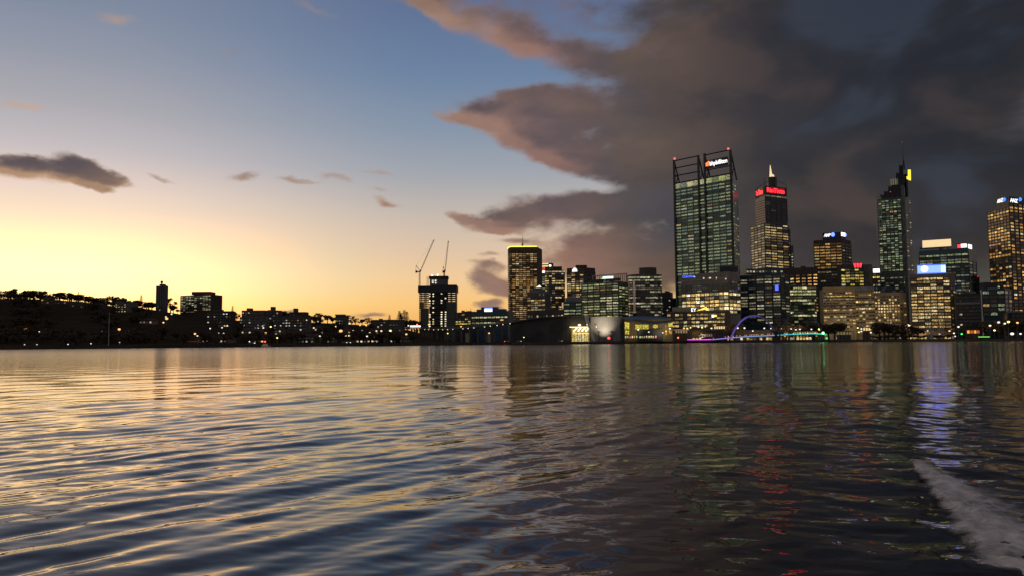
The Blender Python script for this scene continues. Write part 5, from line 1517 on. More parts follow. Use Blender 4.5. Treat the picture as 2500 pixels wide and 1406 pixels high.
# orange pavilion and kiosks
def pavilion(px0, px1, y0, d, name, lb, lm, roofm, n=5):
    a, c = at(px0, 815, d), at(px1, 815, d); zt = at(px0, y0, d).z
    r_ = empty(name, ((a.x + c.x) / 2, d + 3, GZ - 0.3), lb, 'kiosk')
    MB().box(a.x - 0.6, c.x + 0.6, d - 1, d + 7, zt - 0.5, zt).build('roof', roofm, r_)
    MB().box(a.x + 0.3, c.x - 0.3, d + 4, d + 6, GZ - 0.3, zt - 0.5).build('back_wall', M_brown, r_)
    for k in range(n):
        x = a.x + (c.x - a.x) * k / (n - 1); MB().tube((x, d - 0.5, GZ - 0.3), (x, d - 0.5, zt - 0.5), 0.15).build('post', M_grey, r_)
    w = (c.x - a.x) / n
    for k in range(n):
        x = a.x + w * (k + 0.15)
        MB().box(x, x + w * 0.7, d + 3.6, d + 3.95, max(GZ + 0.6, zt - 3.4), zt - 0.9).build('lit_opening', lm[k % len(lm)], r_)
pavilion(1650, 1681, 803.5, 728, 'kiosk', 'waterfront kiosk with a long yellow lit fascia', [lamp_mat('kiosk_dim', (0.5, 0.36, 0.2), 0.25)], lamp_mat('fascia_glow', (0.8, 0.5, 0.16), 0.35))
pavilion(1746, 1773, 793.5, 765, 'kiosk', 'small kiosk with bright yellow openings behind the purple arch foot', [lamp_mat('kiosk_warm', (1.0, 0.7, 0.3), 0.9)], M_dark)
pavilion(1716, 1742, 812, 740, 'kiosk', 'low open shelter beside the magenta jetty', [lamp_mat('kiosk_dim', (0.5, 0.36, 0.2), 0.25)], M_brown)
pavilion(2048, 2083, 807, 705, 'kiosk', 'wide yellowish waterfront pavilion next to the green footbridge end', [lamp_mat('kiosk_olive', (0.5, 0.38, 0.08), 0.3), lamp_mat('kiosk_dim', (0.5, 0.36, 0.2), 0.25)], mat('pav_roof', (0.25, 0.2, 0.12), 0.8))
pavilion(2367, 2399, 803, 665, 'pavilion', 'pavilion glowing orange and red inside', [lamp_mat('pav_orange', (1.0, 0.42, 0.03), 1.1), lamp_mat('pav_red', (0.8, 0.12, 0.02), 0.6)], mat('pav_red_roof', (0.25, 0.08, 0.04), 0.8), 4)
pavilion(2112, 2130, 797, 715, 'kiosk', 'bright entrance canopy with white lamps at the foot of the stone building', [lamp_mat('kiosk_warm', (1.0, 0.7, 0.3), 0.9)], mat('pav_roof', (0.25, 0.2, 0.12), 0.8), 3)

# ------------------------------------------------------------------ trees
def leaf_cloud(mb, c, r, n, rg, s0, s1, flat=0.7):
    for _ in range(n):
        while True:
            v = Vector((rg.uniform(-1, 1), rg.uniform(-1, 1), rg.uniform(-1, 1)))
            if 0.25 < v.length < 1: break
        q = Vector(c) + Vector((v.x * r, v.y * r, v.z * r * flat))
        a = Vector((rg.gauss(0, 1), rg.gauss(0, 1), rg.gauss(0, 1))).normalized()
        b_ = a.cross(Vector((rg.gauss(0, 1), rg.gauss(0, 1), rg.gauss(0, 1)))).normalized()
        s = rg.uniform(s0, s1)
        mb.add([q - a * s, q - b_ * s * 0.6, q + a * s, q + b_ * s * 0.6], [(0, 1, 2, 3)])

def tree_meshes(kind, seed):
    rg = random.Random(seed); cr, tr = MB(), MB()
    if kind == 'gum':            # open crown, several clumps on limbs, 13 m
        tr.path([(0, 0, -1), (rg.uniform(-.3, .3), 0, 3.0), (rg.uniform(-.6, .6), rg.uniform(-.5, .5), 6)], [0.5, 0.38, 0.26])
        for k in range(rg.randint(13, 17)):
            a = rg.uniform(0, 6.28); rr = 5.0 * math.sqrt(rg.random()); z = rg.uniform(3.6, 12.0) - rr * 0.3
            tr.tube((0, 0, 2.5 + rg.uniform(0, 2.5)), (rr * math.cos(a) * .9, rr * math.sin(a) * .9, z - 0.4), 0.2, 0.08, 5)
            leaf_cloud(cr, (rr * math.cos(a), rr * math.sin(a), z), rg.uniform(1.1, 2.3), 60, rg, 0.3, 0.65, 0.75)
    elif kind == 'round':        # dense round crown, 10 m
        tr.path([(0, 0, -1), (0.1, 0, 3), (0, 0.1, 6)], [0.45, 0.33, 0.2])
        for k in range(4): 
            a = k * 1.6; tr.tube((0, 0, 3), (2.2 * math.cos(a), 2.2 * math.sin(a), 6), 0.2, 0.07, 5)
        for k in range(13):
            v = Vector((rg.gauss(0, 1), rg.gauss(0, 1), rg.gauss(0, .8))).normalized() * rg.uniform(1.2, 3.4)
            leaf_cloud(cr, (v.x, v.y, 6.2 + v.z * 0.85), rg.uniform(1.4, 2.1), 75, rg, 0.3, 0.6)
    elif kind == 'pine':         # conical layered pine, 16 m
        tr.tube((0, 0, -1), (0, 0, 15.5), 0.4, 0.06)
        for k in range(13):
            z = 3 + k * 0.98; L = 3.3 * (1 - (z - 3) / 13.6) + 0.25
            for j in range(7):
                a = j * 0.9 + k * 0.5 + rg.uniform(-.2, .2); Lj = L * rg.uniform(0.75, 1.1)
                tr.tube((0, 0, z), (Lj * math.cos(a), Lj * math.sin(a), z + 0.25), 0.07, 0.03, 4)
                for q in range(4):
                    u = (q + 1) / 4 * Lj
                    leaf_cloud(cr, (u * math.cos(a), u * math.sin(a), z + 0.2), 0.45, 5, rg, 0.22, 0.42, 0.5)
    elif kind == 'palm':
        tr.path([(0, 0, -0.5), (0.1, 0, 3), (0, 0, 6.5)], [0.28, 0.2, 0.17])
        for k in range(16):
            a = k * 0.393 + rg.uniform(-.1, .1); e = rg.uniform(-0.2, 0.9); prev = Vector((0, 0, 6.5))
            for q in range(5):
                nx = prev + Vector((math.cos(a) * 0.55, math.sin(a) * 0.55, 0.5 * e - 0.16 * q)); sd = Vector((-math.sin(a), math.cos(a), 0)) * (0.32 * (1 - q / 6))
                cr.add([prev - sd, prev + sd, nx + sd * .8, nx - sd * .8], [(0, 1, 2, 3)]); prev = nx
    return cr.mesh('crown', M_leaf2 if kind == 'pine' else M_leaf), tr.mesh('trunk', M_bark)
TREE = {k: [tree_meshes(k, s) for s in seeds] for k, seeds in dict(gum=(1, 2, 3, 4), round=(5, 6, 7), pine=(8, 9), palm=(10, 11)).items()}
TH = dict(gum=13.2, round=10.2, pine=16.0, palm=7.3)
ntree = 0
def tree(kind, x, y, h, label, group, wide=1.0, z=None):
    global ntree
    me = R.choice(TREE[kind]); s = h / TH[kind]
    name = {'gum': 'gum_tree', 'round': 'tree', 'pine': 'pine_tree', 'palm': 'palm_tree'}[kind]
    r_ = empty(name, (x, y, hz(x, y) if z is None else z), label, 'tree', group)
    r_.rotation_euler = (0, 0, R.uniform(0, 6.28)); r_.scale = (s * wide, s * wide, s)
    for me_, nm in ((me[0], 'crown'), (me[1], 'trunk')):
        o = bpy.data.objects.new(nm, me_); COL.objects.link(o); o.parent = r_
    ntree += 1
def tree_top(kind, px, py, d, label, group, wide=1.0, hmin=5, hmax=24):
    p = at(px, py, d); h = p.z - hz(p.x, d)
    tree(kind, p.x, d, max(hmin, min(hmax, h)), label, group, wide)
# ridge line
SKY = [(-20, 708), (3, 708), (15, 714), (38, 700), (52, 712), (66, 707), (82, 708), (98, 711), (112, 716), (124, 715), (140, 716), (155, 719), (172, 718), (186, 722), (202, 722), (215, 726), (228, 724),
       (240, 732), (252, 728), (263, 718), (277, 722), (290, 720), (302, 718), (314, 728), (327, 730), (338, 734), (357, 738), (370, 734), (417, 722), (424, 744), (434, 752), (552, 760), (560, 762), (578, 760), (655, 752), (690, 754), (698, 758),
       (752, 764), (765, 768), (783, 760), (800, 764), (812, 770), (848, 775), (858, 774), (868, 768), (884, 775), (897, 773), (945, 779), (996, 775), (1006, 776), (1016, 774)]
for i, (px, py) in enumerate(SKY):
    lb, gp = ('open crowned gum tree on the ridge with sunset showing through its branches', 'gum trees along the hill ridge') if px < 330 else ('dark tree breaking the low skyline past the wide hilltop office', 'trees along the lower ridge')
    if px < 330 or R.random() < 0.5: tree_top('gum', px, py, 1000 + R.uniform(-25, 25), lb, gp, 1.0 + 0.35 * R.random(), 8, 22)
    else: tree_top('round', px, py, 960 + R.uniform(-30, 30), lb, gp, 1.15, 6, 16)
for (px, py, d, lb) in ((192, 711, 990, 'single pointed pine on the ridge above the brown block'), (345, 718.5, 985, 'tall pointed pine between the gap in the ridge and the slender tower'),
                        (568, 745, 950, 'lone layered pine beside the wide hilltop office'), (951, 767, 930, 'small pine left of the pair of tall pines'.replace('left of', 'next to'))):
    tree_top('pine', px, py, d, lb, None, 0.75 if px == 568 else 0.95)
for px, py in ((975, 757), (980, 762), (987, 754.5), (993, 758)):
    tree_top('pine', px, py, 935 + R.uniform(-5, 5), 'tall dark pine in the clump beside the unfinished tower', 'pines by the unfinished tower', 1.1, 10, 26)
for k in range(88):
    px = -10 + k * 4.4 + R.uniform(-3, 3); py = lerp(SKY, px) + R.uniform(4, 18)
    if 378 < px < 414: continue
    tree_top('gum' if R.random() < 0.35 else 'round', px, py, 1000 + R.uniform(-45, 30), 'rounded gum tree in the ragged tree line on the ridge', 'tree line on the ridge', R.uniform(1.0, 1.5), 7, 20)
# hillside woods
for k in range(150):
    px = R.uniform(-60, 1000) if k < 90 else R.uniform(-40, 420); d = R.uniform(620, 980)
    x = at(px, 800, d).x
    if any(a - 6 < px < b_ + 6 and d < dd + 4 for a, b_, dd in ((381, 411, 955), (441, 543, 960), (819, 839, 855), (905, 980, 845), (117, 162, 895), (168, 238, 880), (281, 316, 875), (590, 646, 800), (668, 752, 790))) and R.random() < 0.8: continue
    tree('round' if R.random() < 0.6 else 'gum', x, d, R.uniform(9, 14), 'dark tree in the unlit woods of the hillside', 'hillside trees', R.uniform(1.3, 1.9))
# riverside park trees
for k in range(95):
    px = R.uniform(-40, 1010); d = shore(px) + R.uniform(45, 190)
    x = at(px, 800, d).x
    tree('round' if R.random() < 0.7 else 'gum', x, d, R.uniform(7, 12), 'black silhouetted tree in the dark park along the far bank', 'park trees along the bank', R.uniform(1.05, 1.5))
# city waterfront trees
for (px, py, d, k_, w) in [(1462, 806, 690, 'palm', 1), (1494, 806, 690, 'palm', 1), (1755, 782, 790, 'round', 1.3), (1768, 775, 800, 'round', 1.3), (1780, 772, 800, 'round', 1.3), (1793, 778, 795, 'round', 1.2),
                           (1910, 780, 800, 'round', 1.3), (1925, 784, 795, 'round', 1.3), (1940, 786, 790, 'round', 1.2), (1985, 782, 790, 'round', 1.3), (2000, 785, 785, 'round', 1.2), (2022, 783, 770, 'round', 1.3), (2036, 777, 770, 'round', 1.3), (2048, 780, 765, 'round', 1.1),
                           (2146, 782, 760, 'round', 1.2), (2158, 778, 760, 'round', 1.2), (2168, 781, 765, 'round', 1.1), (2185, 790, 755, 'gum', 1.1), (2205, 785, 750, 'gum', 1.1), (2225, 790, 740, 'gum', 1.0), (2240, 792, 735, 'round', 1.1),
                           (2335, 795, 730, 'round', 1.3), (2352, 792, 735, 'round', 1.3), (2405, 778, 720, 'round', 1.3), (2425, 775, 720, 'round', 1.3), (2445, 778, 715, 'gum', 1.2), (2470, 770, 710, 'round', 1.5), (2490, 768, 705, 'round', 1.5), (2512, 770, 700, 'round', 1.5)]:
    lb = {'palm': 'small palm before the floodlit curved wall'}.get(k_, 'dark street tree on the city waterfront below the lit buildings')
    tree_top(k_, px, py, d, lb, 'palms by the floodlit wall' if k_ == 'palm' else 'waterfront street trees', w, 4.5, 20)
# low waterfront shrubs in front of the stone buildings
for k in range(26):
    px = 2120 + k * 8 + R.uniform(-3, 3); d = shore(px) + R.uniform(9, 20); x = at(px, 820, d).x
    tree('round', x, d, R.uniform(3.0, 5.0), 'dark low tree in the hedge along the quay edge', 'hedge trees along the quay', 1.5)

# ------------------------------------------------------------------ street lamps
HEADS = {k: MB().ball((0, 0, 0), 1.0, 0.75, 8, 6).mesh('lamp_head', v) for k, v in LM.items()}
POLE = MB().tube((0, 0, 0), (0, 0, 1), 1.0, 0.7, 6).mesh('pole', M_grey)
def lamp(px, py, c, size, label, group, d=None, light=0.0):
    ds = shore(px)
    if d is None:
        d = ds + 18
        while d < 1250:
            p = at(px, py, d)
            if p.z - hz(p.x, d) < 7.5 if py < hor(px) - 6 else d > ds + 30: break
            d += 12
        d = min(d, 1000 if px < 1110 else ds + 110)
    p = at(px, py, d); g = hz(p.x, d)
    r_ = empty('street_lamp', (p.x, d, g), label, 'street lamp', group)
    h = max(0.8, p.z - g)
    o = bpy.data.objects.new('pole', POLE); COL.objects.link(o); o.parent = r_; o.scale = (0.13, 0.13, h); o.location = (0, 0.4, -0.3)
    o = bpy.data.objects.new('lamp_head', HEADS[c]); COL.objects.link(o); o.parent = r_; o.location = (0, 0, h); s = (1.2 if px < 1000 else 1.08) * size * d / 1000.0; o.scale = (s, s, s)
    if light:
        L = bpy.data.lights.new('lamp_and_wash_spot', 'SPOT'); L.energy = light; L.shadow_soft_size = 0.5
        L.spot_size = math.radians(125); L.spot_blend = 0.8
        L.color = {'o': (1, .45, .12), 'a': (1, .7, .35), 'w': (1, .82, .58), 'y': (1, .75, .25)}.get(c, (1, .8, .6))
        lo = bpy.data.objects.new('lamp_and_wash_spot', L); COL.objects.link(lo); lo.parent = r_; lo.location = (0, 0.9, h)
        # orange lamps light downward; the other spots are added, aimed to brighten the fronts
        aim = Vector((0, 0.2, -1)) if c == 'o' else Vector((0, 1, 0.25))
        lo.rotation_euler = aim.to_track_quat('-Z', 'Y').to_euler()
LEFT = [(62, 802, 'o', 1.5), (96, 809, 'w', .8), (112, 810, 'd', .8), (250, 808, 'w', .8), (278, 808, 'w', .8), (291, 803, 'o', 1.5), (314, 807, 'd', .6), (60, 841, 'd', .8), (90, 841, 'd', .8), (166, 840, 'w', .7), (222, 838, 'w', .7), (292, 835, 'd', .7),
        (405, 772.7, 'a', .9), (407, 777, 'o', 1.6), (399, 786.5, 'a', 1.0), (419, 766, 'w', .9), (476, 814, 'o', 1.3), (482, 819, 'a', .9), (513, 801, 'w', .9), (542, 799, 'w', .8), (534, 812, 'd', .7), (546, 813, 'w', .9),
        (641, 795, 'd', .9), (643, 799.5, 'w', .9), (661, 797, 'y', 1.0), (648, 812, 'o', 1.4), (676.6, 824, 'y', .9), (609, 833, 'w', .8), (734, 804, 'd', 1.0), (766, 799.5, 'w', .9), (781, 819.5, 'w', .9), (776, 784, 'd', .9),
        (820, 796, 'a', 1.0), (832, 807, 'o', 1.9), (853, 789, 'w', .9), (879, 793, 'o', .9), (895, 793, 'o', 1.4), (920, 793.5, 'w', 1.0), (923, 797, 'd', .8), (948, 792, 'd', .9), (853, 810, 'y', .8), (862, 806, 'd', .8), (884, 806, 'd', .8),
        (919, 807, 'a', 1.0), (931, 807, 'a', 1.1), (953, 806.5, 'y', 1.3), (896, 820, 'w', 1.0), (982, 792, 'a', 1.3), (987.5, 791, 'w', 1.7), (992, 815, 'o', 1.2), (997, 794, 'w', .9), (1047, 791.5, 'o', 1.1)]
for (px, py, c, s) in LEFT:
    kind = {'o': 'orange', 'w': 'white', 'd': 'faint', 'a': 'warm white', 'y': 'yellow'}[c]
    sec = 'among the trees below the ridge' if px < 360 else ('on the slope below the wide hilltop office' if px < 700 else 'between the park trees and the curved ramp')
    lamp(px, py, c, s, f'{kind} street lamp {sec}', f'{kind} lamps {sec}', light=(6000 if c == 'o' and s > 1.25 else 0))
MIDL = [(1093, 813, 'y', .8), (1194, 812.5, 'o', 1.1), (1125.6, 796.4, 'o', 1.0), (1279, 822.6, 'y', .7), (1313, 775.5, 'a', 1.0), (1402, 811, 'o', 1.0), (1558, 804, 'w', 1.2), (1584, 809.5, 'w', .9), (1618, 811.5, 'w', .9), (1635.5, 801.5, 'w', 1.2), (1626, 808, 'o', 1.0)]
for (px, py, c, s) in MIDL:
    kind = {'o': 'orange', 'w': 'white', 'a': 'warm white', 'y': 'yellow'}[c]
    sec = 'in front of the convention centre and the ramp' if px < 1500 else 'in front of the hall with the drooping roof'
    lamp(px, py, c, s, f'{kind} street lamp {sec}', f'{kind} lamps {sec}', d=690 if px > 1300 and px != 1313 else None, light=2500 if px in (1558, 1618, 1635.5) else 0)  # spots added to three lamps to brighten the hall walls
QUAY = [(1670, 800.5, 'o', 1.2), (1678, 801, 'a', 1.2), (1686, 799, 'y', .8), (1705, 797, 'a', 1.2), (1714, 798.5, 'y', 1.1), (1722, 796.6, 'a', .9), (1737, 800.5, 'w', 1.1), (1767, 799, 'w', .7), (1801, 800, 'w', 1.2), (1817.6, 800, 'w', 1.2), (1838, 807, 'w', 1.0), (1866, 800.5, 'w', 1.1),
        (1882, 801, 'w', .8), (1909, 802, 'w', 1.0), (1931.5, 802, 'w', .9), (1943, 804, 'w', 1.0), (1953, 803, 'w', 1.0), (1981, 803, 'w', 1.0), (2000, 803, 'y', 1.4)]
for i, (px, py, c, s) in enumerate(QUAY):
    kind = {'o': 'orange', 'w': 'white', 'a': 'warm white', 'y': 'yellow'}[c]
    sec = 'above the magenta jetty' if px < 1745 else 'behind the footbridge'
    lamp(px, py, c, s, f'{kind} street lamp {sec}', f'{kind} lamps {sec}', d=772, light=6000 if i % 3 == 1 else 0)
EAST = [(2033.8, 803.6, 'w', 1.2), (2043, 824.5, 'w', .8), (2094, 799.5, 'y', .9), (2103, 802, 'w', 1.0), (2103, 808, 'w', 1.0), (2097, 810, 'y', 1.0), (2110, 811, 'w', .9), (2124.5, 802, 'w', 1.5), (2126, 811, 'a', 1.2), (2151, 806, 'w', .9), (2220, 794, 'w', 1.2), (2136, 824.5, 'w', .6), (2198, 823.5, 'w', .7),
        (2264, 806.5, 'a', 1.1), (2294, 814.5, 'w', 1.1), (2318, 807, 'a', 1.1), (2329, 812.6, 'w', 1.1), (2332, 820, 'w', .9), (2340, 797, 'w', 1.3), (2348, 814.5, 'g', 1.1), (2360, 808.5, 'w', .9), (2372, 806, 'w', 1.3), (2417, 794, 'w', 1.4), (2428, 805.5, 'y', 1.2), (2438, 786, 'w', 1.5), (2453, 789, 'w', 1.3),
        (2462, 785, 'y', 1.5), (2471, 814, 'w', 2.1), (2491.5, 814, 'w', 1.3), (2381, 826, 'y', 1.1), (2484, 787, 'o', 1.4)]
for i, (px, py, c, s) in enumerate(EAST):
    kind = {'o': 'orange', 'w': 'white', 'a': 'warm white', 'y': 'yellow', 'g': 'green'}[c]
    sec = 'before the pale stone buildings' if px < 2230 else ('around the ring sculpture and dark block' if px < 2380 else 'beyond the orange pavilion')
    lamp(px, py, c, s, f'{kind} street lamp {sec}', f'{kind} lamps {sec}', d=shore(px) + (28 if py > 815 else 45), light=11000 if i in (0, 3, 7, 9, 10, 13, 15, 24) else 0)
# the spots added to these lamps wash the stone fronts with light
# tall pole on the far bank
p = at(267, 765, 505)
r_ = empty('light_mast', (p.x, 505, GZ), 'thin tall pale mast standing alone in the dark park', 'mast')
MB().tube((p.x, 505, GZ - 0.3), (p.x, 505, p.z), 0.22, 0.12).build('pole', mat('mast_grey', (0.5, 0.5, 0.48), 0.5), r_)
MB().box(p.x - 0.9, p.x + 0.9, 504.7, 505.3, p.z, p.z + 0.4).build('lamp_bar', M_grey, r_)

# channel markers
def marker(px, py, d, lm, lb, r=0.8):
    p = at(px, py, d); r_ = empty('channel_marker', (p.x, d, 0), lb, 'channel marker')
    MB().tube((p.x, d, -1.5), (p.x, d, p.z - 0.3), 0.2).build('post', M_steel, r_)
    MB().box(p.x - 0.6, p.x + 0.6, d - 0.6, d + 0.6, p.z - 1.0, p.z - 0.75).build('platform', M_steel, r_)
    MB().ball(p, r).build('beacon', lm, r_)
marker(1486.5, 824.5, 660, L_red, 'red beacon on a post before the floodlit curved wall', 1.1)
marker(1655.5, 823.5, 712, lamp_mat('beacon_orange', (1, 0.10, 0.02), 4.0), 'orange red beacon on a post next to the magenta jetty')
marker(2009.5, 812, 735, lamp_mat('beacon_green_white', (0.3, 1.0, 0.4), 4.5), 'bright green white beacon at the end of the footbridge', 1.2)
marker(2018, 825, 728, lamp_mat('beacon_green', (0.02, 0.9, 0.08), 1.6), 'low green beacon beside the end of the footbridge', 1.0)

# small tree hung with fairy lights and the low quay shops
p = at(1713, 812, 738)
tree('round', p.x, 738, 6.5, 'small tree hung with warm fairy lights above the magenta jetty', None, 1.1)
rt_ = bpy.data.objects['tree' if ntree == 1 else [o.name for o in bpy.data.objects if o.get('label') == 'small tree hung with warm fairy lights above the magenta jetty'][0]]
for k in range(22):
    a, q = R.uniform(0, 6.28), R.uniform(0.5, 3.4)
    b_ = MB().ball((q * 1.4 * math.cos(a), -abs(q * math.sin(a)) - 1.2, R.uniform(4.5, 10.5)), 0.42, 1, 6, 4)
    o = bpy.data.objects.new('fairy_light', b_.mesh('fairy_light', lamp_mat('fairy_light', (1.0, 0.75, 0.36), 1.3))); COL.objects.link(o); o.parent = rt_
rt_.rotation_euler = (0, 0, 0)
def shops(px0, px1, y0, d, lb, seed):
    rg = random.Random(seed); a, c = at(px0, 815, d), at(px1, 815, d); zt = at(px0, y0, d).z
    r_ = empty('quay_shop', ((a.x + c.x) / 2, d + 4, GZ - 0.3), lb, 'shop')
    MB().box(a.x, c.x, d, d + 9, GZ - 0.3, zt).build('wall', M_brown, r_)
    MB().box(a.x - 0.5, c.x + 0.5, d - 2.2, d + 9.4, zt, zt + 0.4).build('roof', M_dark, r_)
    n = int((c.x - a.x) / 3.2)
    for k in range(n):
        x = a.x + (c.x - a.x) * (k + 0.12) / n
        mb = MB(); mb.box(x, x + 2.4, d - 0.12, d + 0.02, GZ + 0.3, GZ + 2.7, lit('warm', 0.55, rg, 0.25, 0.9)); mb.build('shopfront_window', wg, r_)
        if rg.random() < 0.4:
            mb = MB(); mb.box(x + 0.3, x + 1.9, d - 0.12, d + 0.02, GZ + 3.4, min(zt - 0.4, GZ + 4.8), lit('amber', 0.5, rg, 0.3, 0.9)); mb.build('window', wg, r_)
shops(1690, 1748, 808, 790, 'low row of lit shopfronts behind the magenta jetty', 3)
shops(1775, 1893, 806, 800, 'low row of lit shopfronts seen through the purple arch', 4)
shops(1905, 2005, 807, 800, 'low row of lit shopfronts behind the teal bridge deck', 5)
shops(2212, 2330, 809, 745, 'low row of lit shopfronts behind the ring sculpture', 6)

# ------------------------------------------------------------------ boats and vehicles
def small_boat(px, d, L_, lb, cabin, light):
    x = at(px, 840, d).x
    r_ = empty('boat', (x, d, 0.0), lb, 'boat')
    def ring(z, k, bow): return [(x + u * L_ / 2 * k, d + v * 1.3 * k, z) for u, v in ((-1, -0.7), (-0.3, -1), (0.4, -0.85), (bow, 0), (0.4, 0.85), (-0.3, 1), (-1, 0.7))]
    lo, hi_ = ring(-0.3, 0.8, 0.9), ring(0.9, 1.0, 1.2)
    MB().add(lo + hi_, [tuple(range(6, -1, -1)), tuple(range(7, 14))] + [(i, (i + 1) % 7, 7 + (i + 1) % 7, 7 + i) for i in range(7)]).build('hull', M_white if cabin else M_dark, r_)
    if cabin:
        MB().prism([(x - 2.2, d - 0.9), (x + 1.4, d - 0.9), (x + 1.4, d + 0.9), (x - 2.2, d + 0.9)], 0.9, 2.3, 0.8).build('cabin', mat('cabin_cream_glow', (0.5, 0.4, 0.25), 0.6, (0.5, 0.33, 0.12), 0.12), r_)  # a faint glow is put into the cream of the cabin walls
        MB().prism([(x - 2.6, d - 1.1), (x + 1.7, d - 1.1), (x + 1.7, d + 1.1), (x - 2.6, d + 1.1)], 2.3, 2.9, 0.5).build('canopy', M_dark, r_)
        MB().tube((x - 0.4, d, 2.8), (x - 0.4, d, 3.6), 0.08).build('mast', M_steel, r_)
        MB().ball((x - 0.4, d, 3.9), 0.55).build('mast_light', light, r_)
    else:
        for u in (-0.4, 0.3): MB().box(x + u * L_ / 2, x + u * L_ / 2 + 0.3, d - 1.0, d + 1.0, 0.9, 0.98).build('thwart', M_brown, r_)
small_boat(648.5, 541, 6.0, 'small pale cabin boat with a red mast light at the dark bank', True, lamp_mat('boat_red', (1, 0.07, 0.02), 4.0))
small_boat(1558, 684, 5.0, 'dark open dinghy lying off the hall with the drooping roof', False, None)

def car(px, d, lb, head, gz=None):
    x = at(px, 830, d).x; z = hz(x, d) if gz is None else gz
    r_ = empty('parked_car', (x, d, z), lb, 'car')
    pf = [(-2.1, 0.35), (-2.1, 0.85), (-1.3, 0.95), (-0.8, 1.42), (0.7, 1.42), (1.3, 0.95), (2.1, 0.82), (2.15, 0.35)]
    n = len(pf); vs = [(x + a, d - 0.85, z + b_) for a, b_ in pf] + [(x + a, d + 0.85, z + b_) for a, b_ in pf]
    MB().add(vs, [tuple(range(n - 1, -1, -1)), tuple(range(n, 2 * n))] + [(i, (i + 1) % n, n + (i + 1) % n, n + i) for i in range(n)]).build('body', M_grey, r_)
    for a in (-1.35, 1.35):
        for s_ in (-0.8, 0.8): MB().tube((x + a, d + s_ - 0.12, z + 0.33), (x + a, d + s_ + 0.12, z + 0.33), 0.33, None, 10).build('wheel', M_dark, r_)
    for s_ in (-0.55, 0.55): MB().ball((x + (2.1 if head != 'r' else -2.1), d + s_ - 0.2, z + 0.7), 0.3).build('headlight' if head != 'r' else 'tail_light', LM[head], r_)
for (px, off, h_, lb) in ((840, 22, 'w', 'car with white headlights on the bank road past the orange lamp'), (849, 24, 'w', 'second car with white headlights just behind another on the bank road'), (1238, 26, 'r', 'car with red tail light below the end of the curved ramp'),
                          (1266, 24, 'w', 'car with dim headlights under the dark convention centre wall'), (1366, 30, 'a', 'car with warm headlights before the convention centre entrance'), (615, 24, 'w', 'car with white headlights beside the red lit boat')):
    car(px, shore(px) + off, lb, h_)
def bus():
    d = 905; p0, p1 = at(1001, 795, d), at(1026, 795, d)
    z0 = at(1013, 799.6, d).z
    r_ = empty('bus', ((p0.x + p1.x) / 2, d + 3, z0), 'brightly lit white bus on the far end of the curved ramp', 'bus')
    MB().box(p0.x, p1.x, d + 2, d + 4.5, z0 + 0.5, z0 + 3.1).build('body', M_white, r_)
    mb = MB(); n = 7; w = (p1.x - p0.x) / n
    for k in range(n):
        MB().box(p0.x + w * (k + 0.06), p0.x + w * (k + 0.94), d + 1.9, d + 1.98, z0 + 1.2, z0 + 2.7).build('window', lamp_mat('bus_light', (1, 0.95, 0.88), 2.6), r_)
    for k in (0.15, 0.8): MB().tube((p0.x + (p1.x - p0.x) * k, d + 1.9, z0 + 0.5), (p0.x + (p1.x - p0.x) * k, d + 2.3, z0 + 0.5), 0.5, None, 10).build('wheel', M_dark, r_)
    MB().ball((p0.x + 8, d + 2.5, z0 + 3.9), 0.9).build('roof_beacon', lamp_mat('bus_red', (1, 0.15, 0.08), 3), r_)
bus()

# quay wall on the city side
def quay_wall():
    mb = MB(); cap = MB(); pts = []
    for px in range(1250, 2620, 20):
        d = shore(px) + 0.8; p = at(px, 830, d); pts.append((p.x, d))
    for a, b_ in zip(pts, pts[1:]):
        for (m_, dz0, dz1, o) in ((mb, -1, 1.5, 0.0), (cap, 1.5, 1.75, 0.2)):
            m_.add([(a[0], a[1] - o, dz0), (b_[0], b_[1] - o, dz0), (b_[0], b_[1] - o, dz1), (a[0], a[1] - o, dz1), (a[0], a[1] + 0.8, dz0), (b_[0], b_[1] + 0.8, dz0), (b_[0], b_[1] + 0.8, dz1), (a[0], a[1] + 0.8, dz1)],
                   [(0, 1, 2, 3), (3, 2, 6, 7), (5, 4, 7, 6), (0, 4, 5, 1)])
    r_ = empty('quay_wall', (pts[0][0], pts[0][1], 0), 'low dark stone wall along the city edge of the river', 'quay wall')
    mb.build('wall', M_brown, r_); cap.build('coping', M_concrete, r_)
quay_wall()

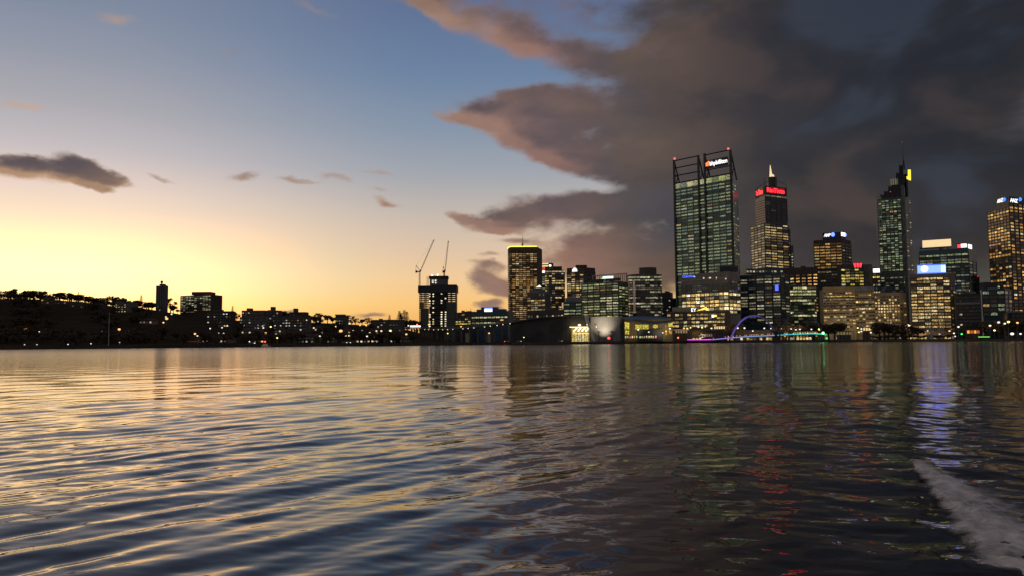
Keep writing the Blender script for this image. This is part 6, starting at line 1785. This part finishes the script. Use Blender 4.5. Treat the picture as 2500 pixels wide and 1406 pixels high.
# ------------------------------------------------------------------ wake foam
def foam():
    line = [(2222, 1128, 16), (2255, 1155, 30), (2295, 1195, 52), (2345, 1250, 76), (2395, 1310, 98), (2450, 1370, 120), (2520, 1440, 140), (2640, 1560, 170)]
    def wat(px, py):
        r = ray(px, py); k = -C0.z / r.z; return C0 + r * k
    rg = np.random.default_rng(2); vs, fs, cols = [], [], []
    n = 150; w = 70
    for i in range(n + 1):
        t_ = i / n * (len(line) - 1); k = min(int(t_), len(line) - 2); u = t_ - k
        px, py, ww = [line[k][j] + (line[k + 1][j] - line[k][j]) * u for j in range(3)]
        wig = 8 * math.sin(i * 0.23) + 5 * math.sin(i * 0.61 + 1)
        for j in range(w + 1):
            s_ = (j / w - 0.5) * 2
            q = wat(px + (s_ + 0.35) * ww * 1.35 + wig * ww / 100, py - (s_ + 0.35) * ww * 0.40)
            prof = sstep((s_ + 0.85) / 0.45) * (1 - 0.9 * sstep((s_ + 0.1) / 1.0))
            lump = 0.05 * math.sin(6.1 * q.x + 2.7 * q.y) * math.sin(4.3 * q.y - 3.1 * q.x) + 0.03 * math.sin(13 * q.x) * math.sin(11 * q.y + 1)
            vs.append((q.x, q.y, 0.035 + prof * (0.06 + lump + rg.uniform(-0.004, 0.006))))
            cols.append((prof * min(1, (i + 1) / 10) * (1 if abs(s_) < 0.97 else 0), 0, 0))
    for i in range(n):
        for j in range(w):
            a = i * (w + 1) + j; fs.append((a, a + 1, a + w + 2, a + w + 1))
    mt = bpy.data.materials.new('wake_foam'); mt.use_nodes = True
    T = NT(mt.node_tree); b = mt.node_tree.nodes['Principled BSDF']
    b.inputs['Roughness'].default_value = 0.95; b.inputs['Specular IOR Level'].default_value = 0.1
    uvn = T.n('ShaderNodeAttribute'); uvn.attribute_name = 'lit'
    g = T.n('ShaderNodeNewGeometry')
    n1 = T.noise(g.outputs['Position'], 1.1, 6.0, 0.7, 0.6).outputs[0]
    n2 = T.noise(g.outputs['Position'], 5.0, 7.0, 0.75, 0.8).outputs[0]
    T.put(b.inputs['Base Color'], T.mix(T.smooth(n2, 0.35, 0.65), (0.78, 0.60, 0.48, 1), (0.94, 0.76, 0.62, 1)))
    sp = T.n('ShaderNodeSeparateColor'); T.put(sp.inputs[0], uvn.outputs['Color'])
    nn_ = T.math('ADD', T.math('MULTIPLY', T.math('SUBTRACT', n1, 0.5), 2.6), T.math('MULTIPLY', T.math('SUBTRACT', n2, 0.5), 0.9))
    base = T.math('ADD', sp.outputs[0], T.math('MULTIPLY', nn_, T.smooth(sp.outputs[0], 0.0, 0.25)))
    T.put(b.inputs['Alpha'], T.smooth(base, 0.0, 1.25, 0.0, 0.95))
    bp = T.n('ShaderNodeBump'); bp.inputs['Distance'].default_value = 0.03; T.put(bp.inputs['Height'], n2); T.put(b.inputs['Normal'], bp.outputs[0])
    mb = MB(); mb.v, mb.f, mb.c = vs, fs, cols
    o = mb.build('wake_foam', mt, None, True)
    tag(o, 'pale broken streak of churned wake foam on the dark water', 'foam', kind='stuff')
foam()
print('OBJECT COUNT', len(bpy.data.objects), 'trees', ntree)
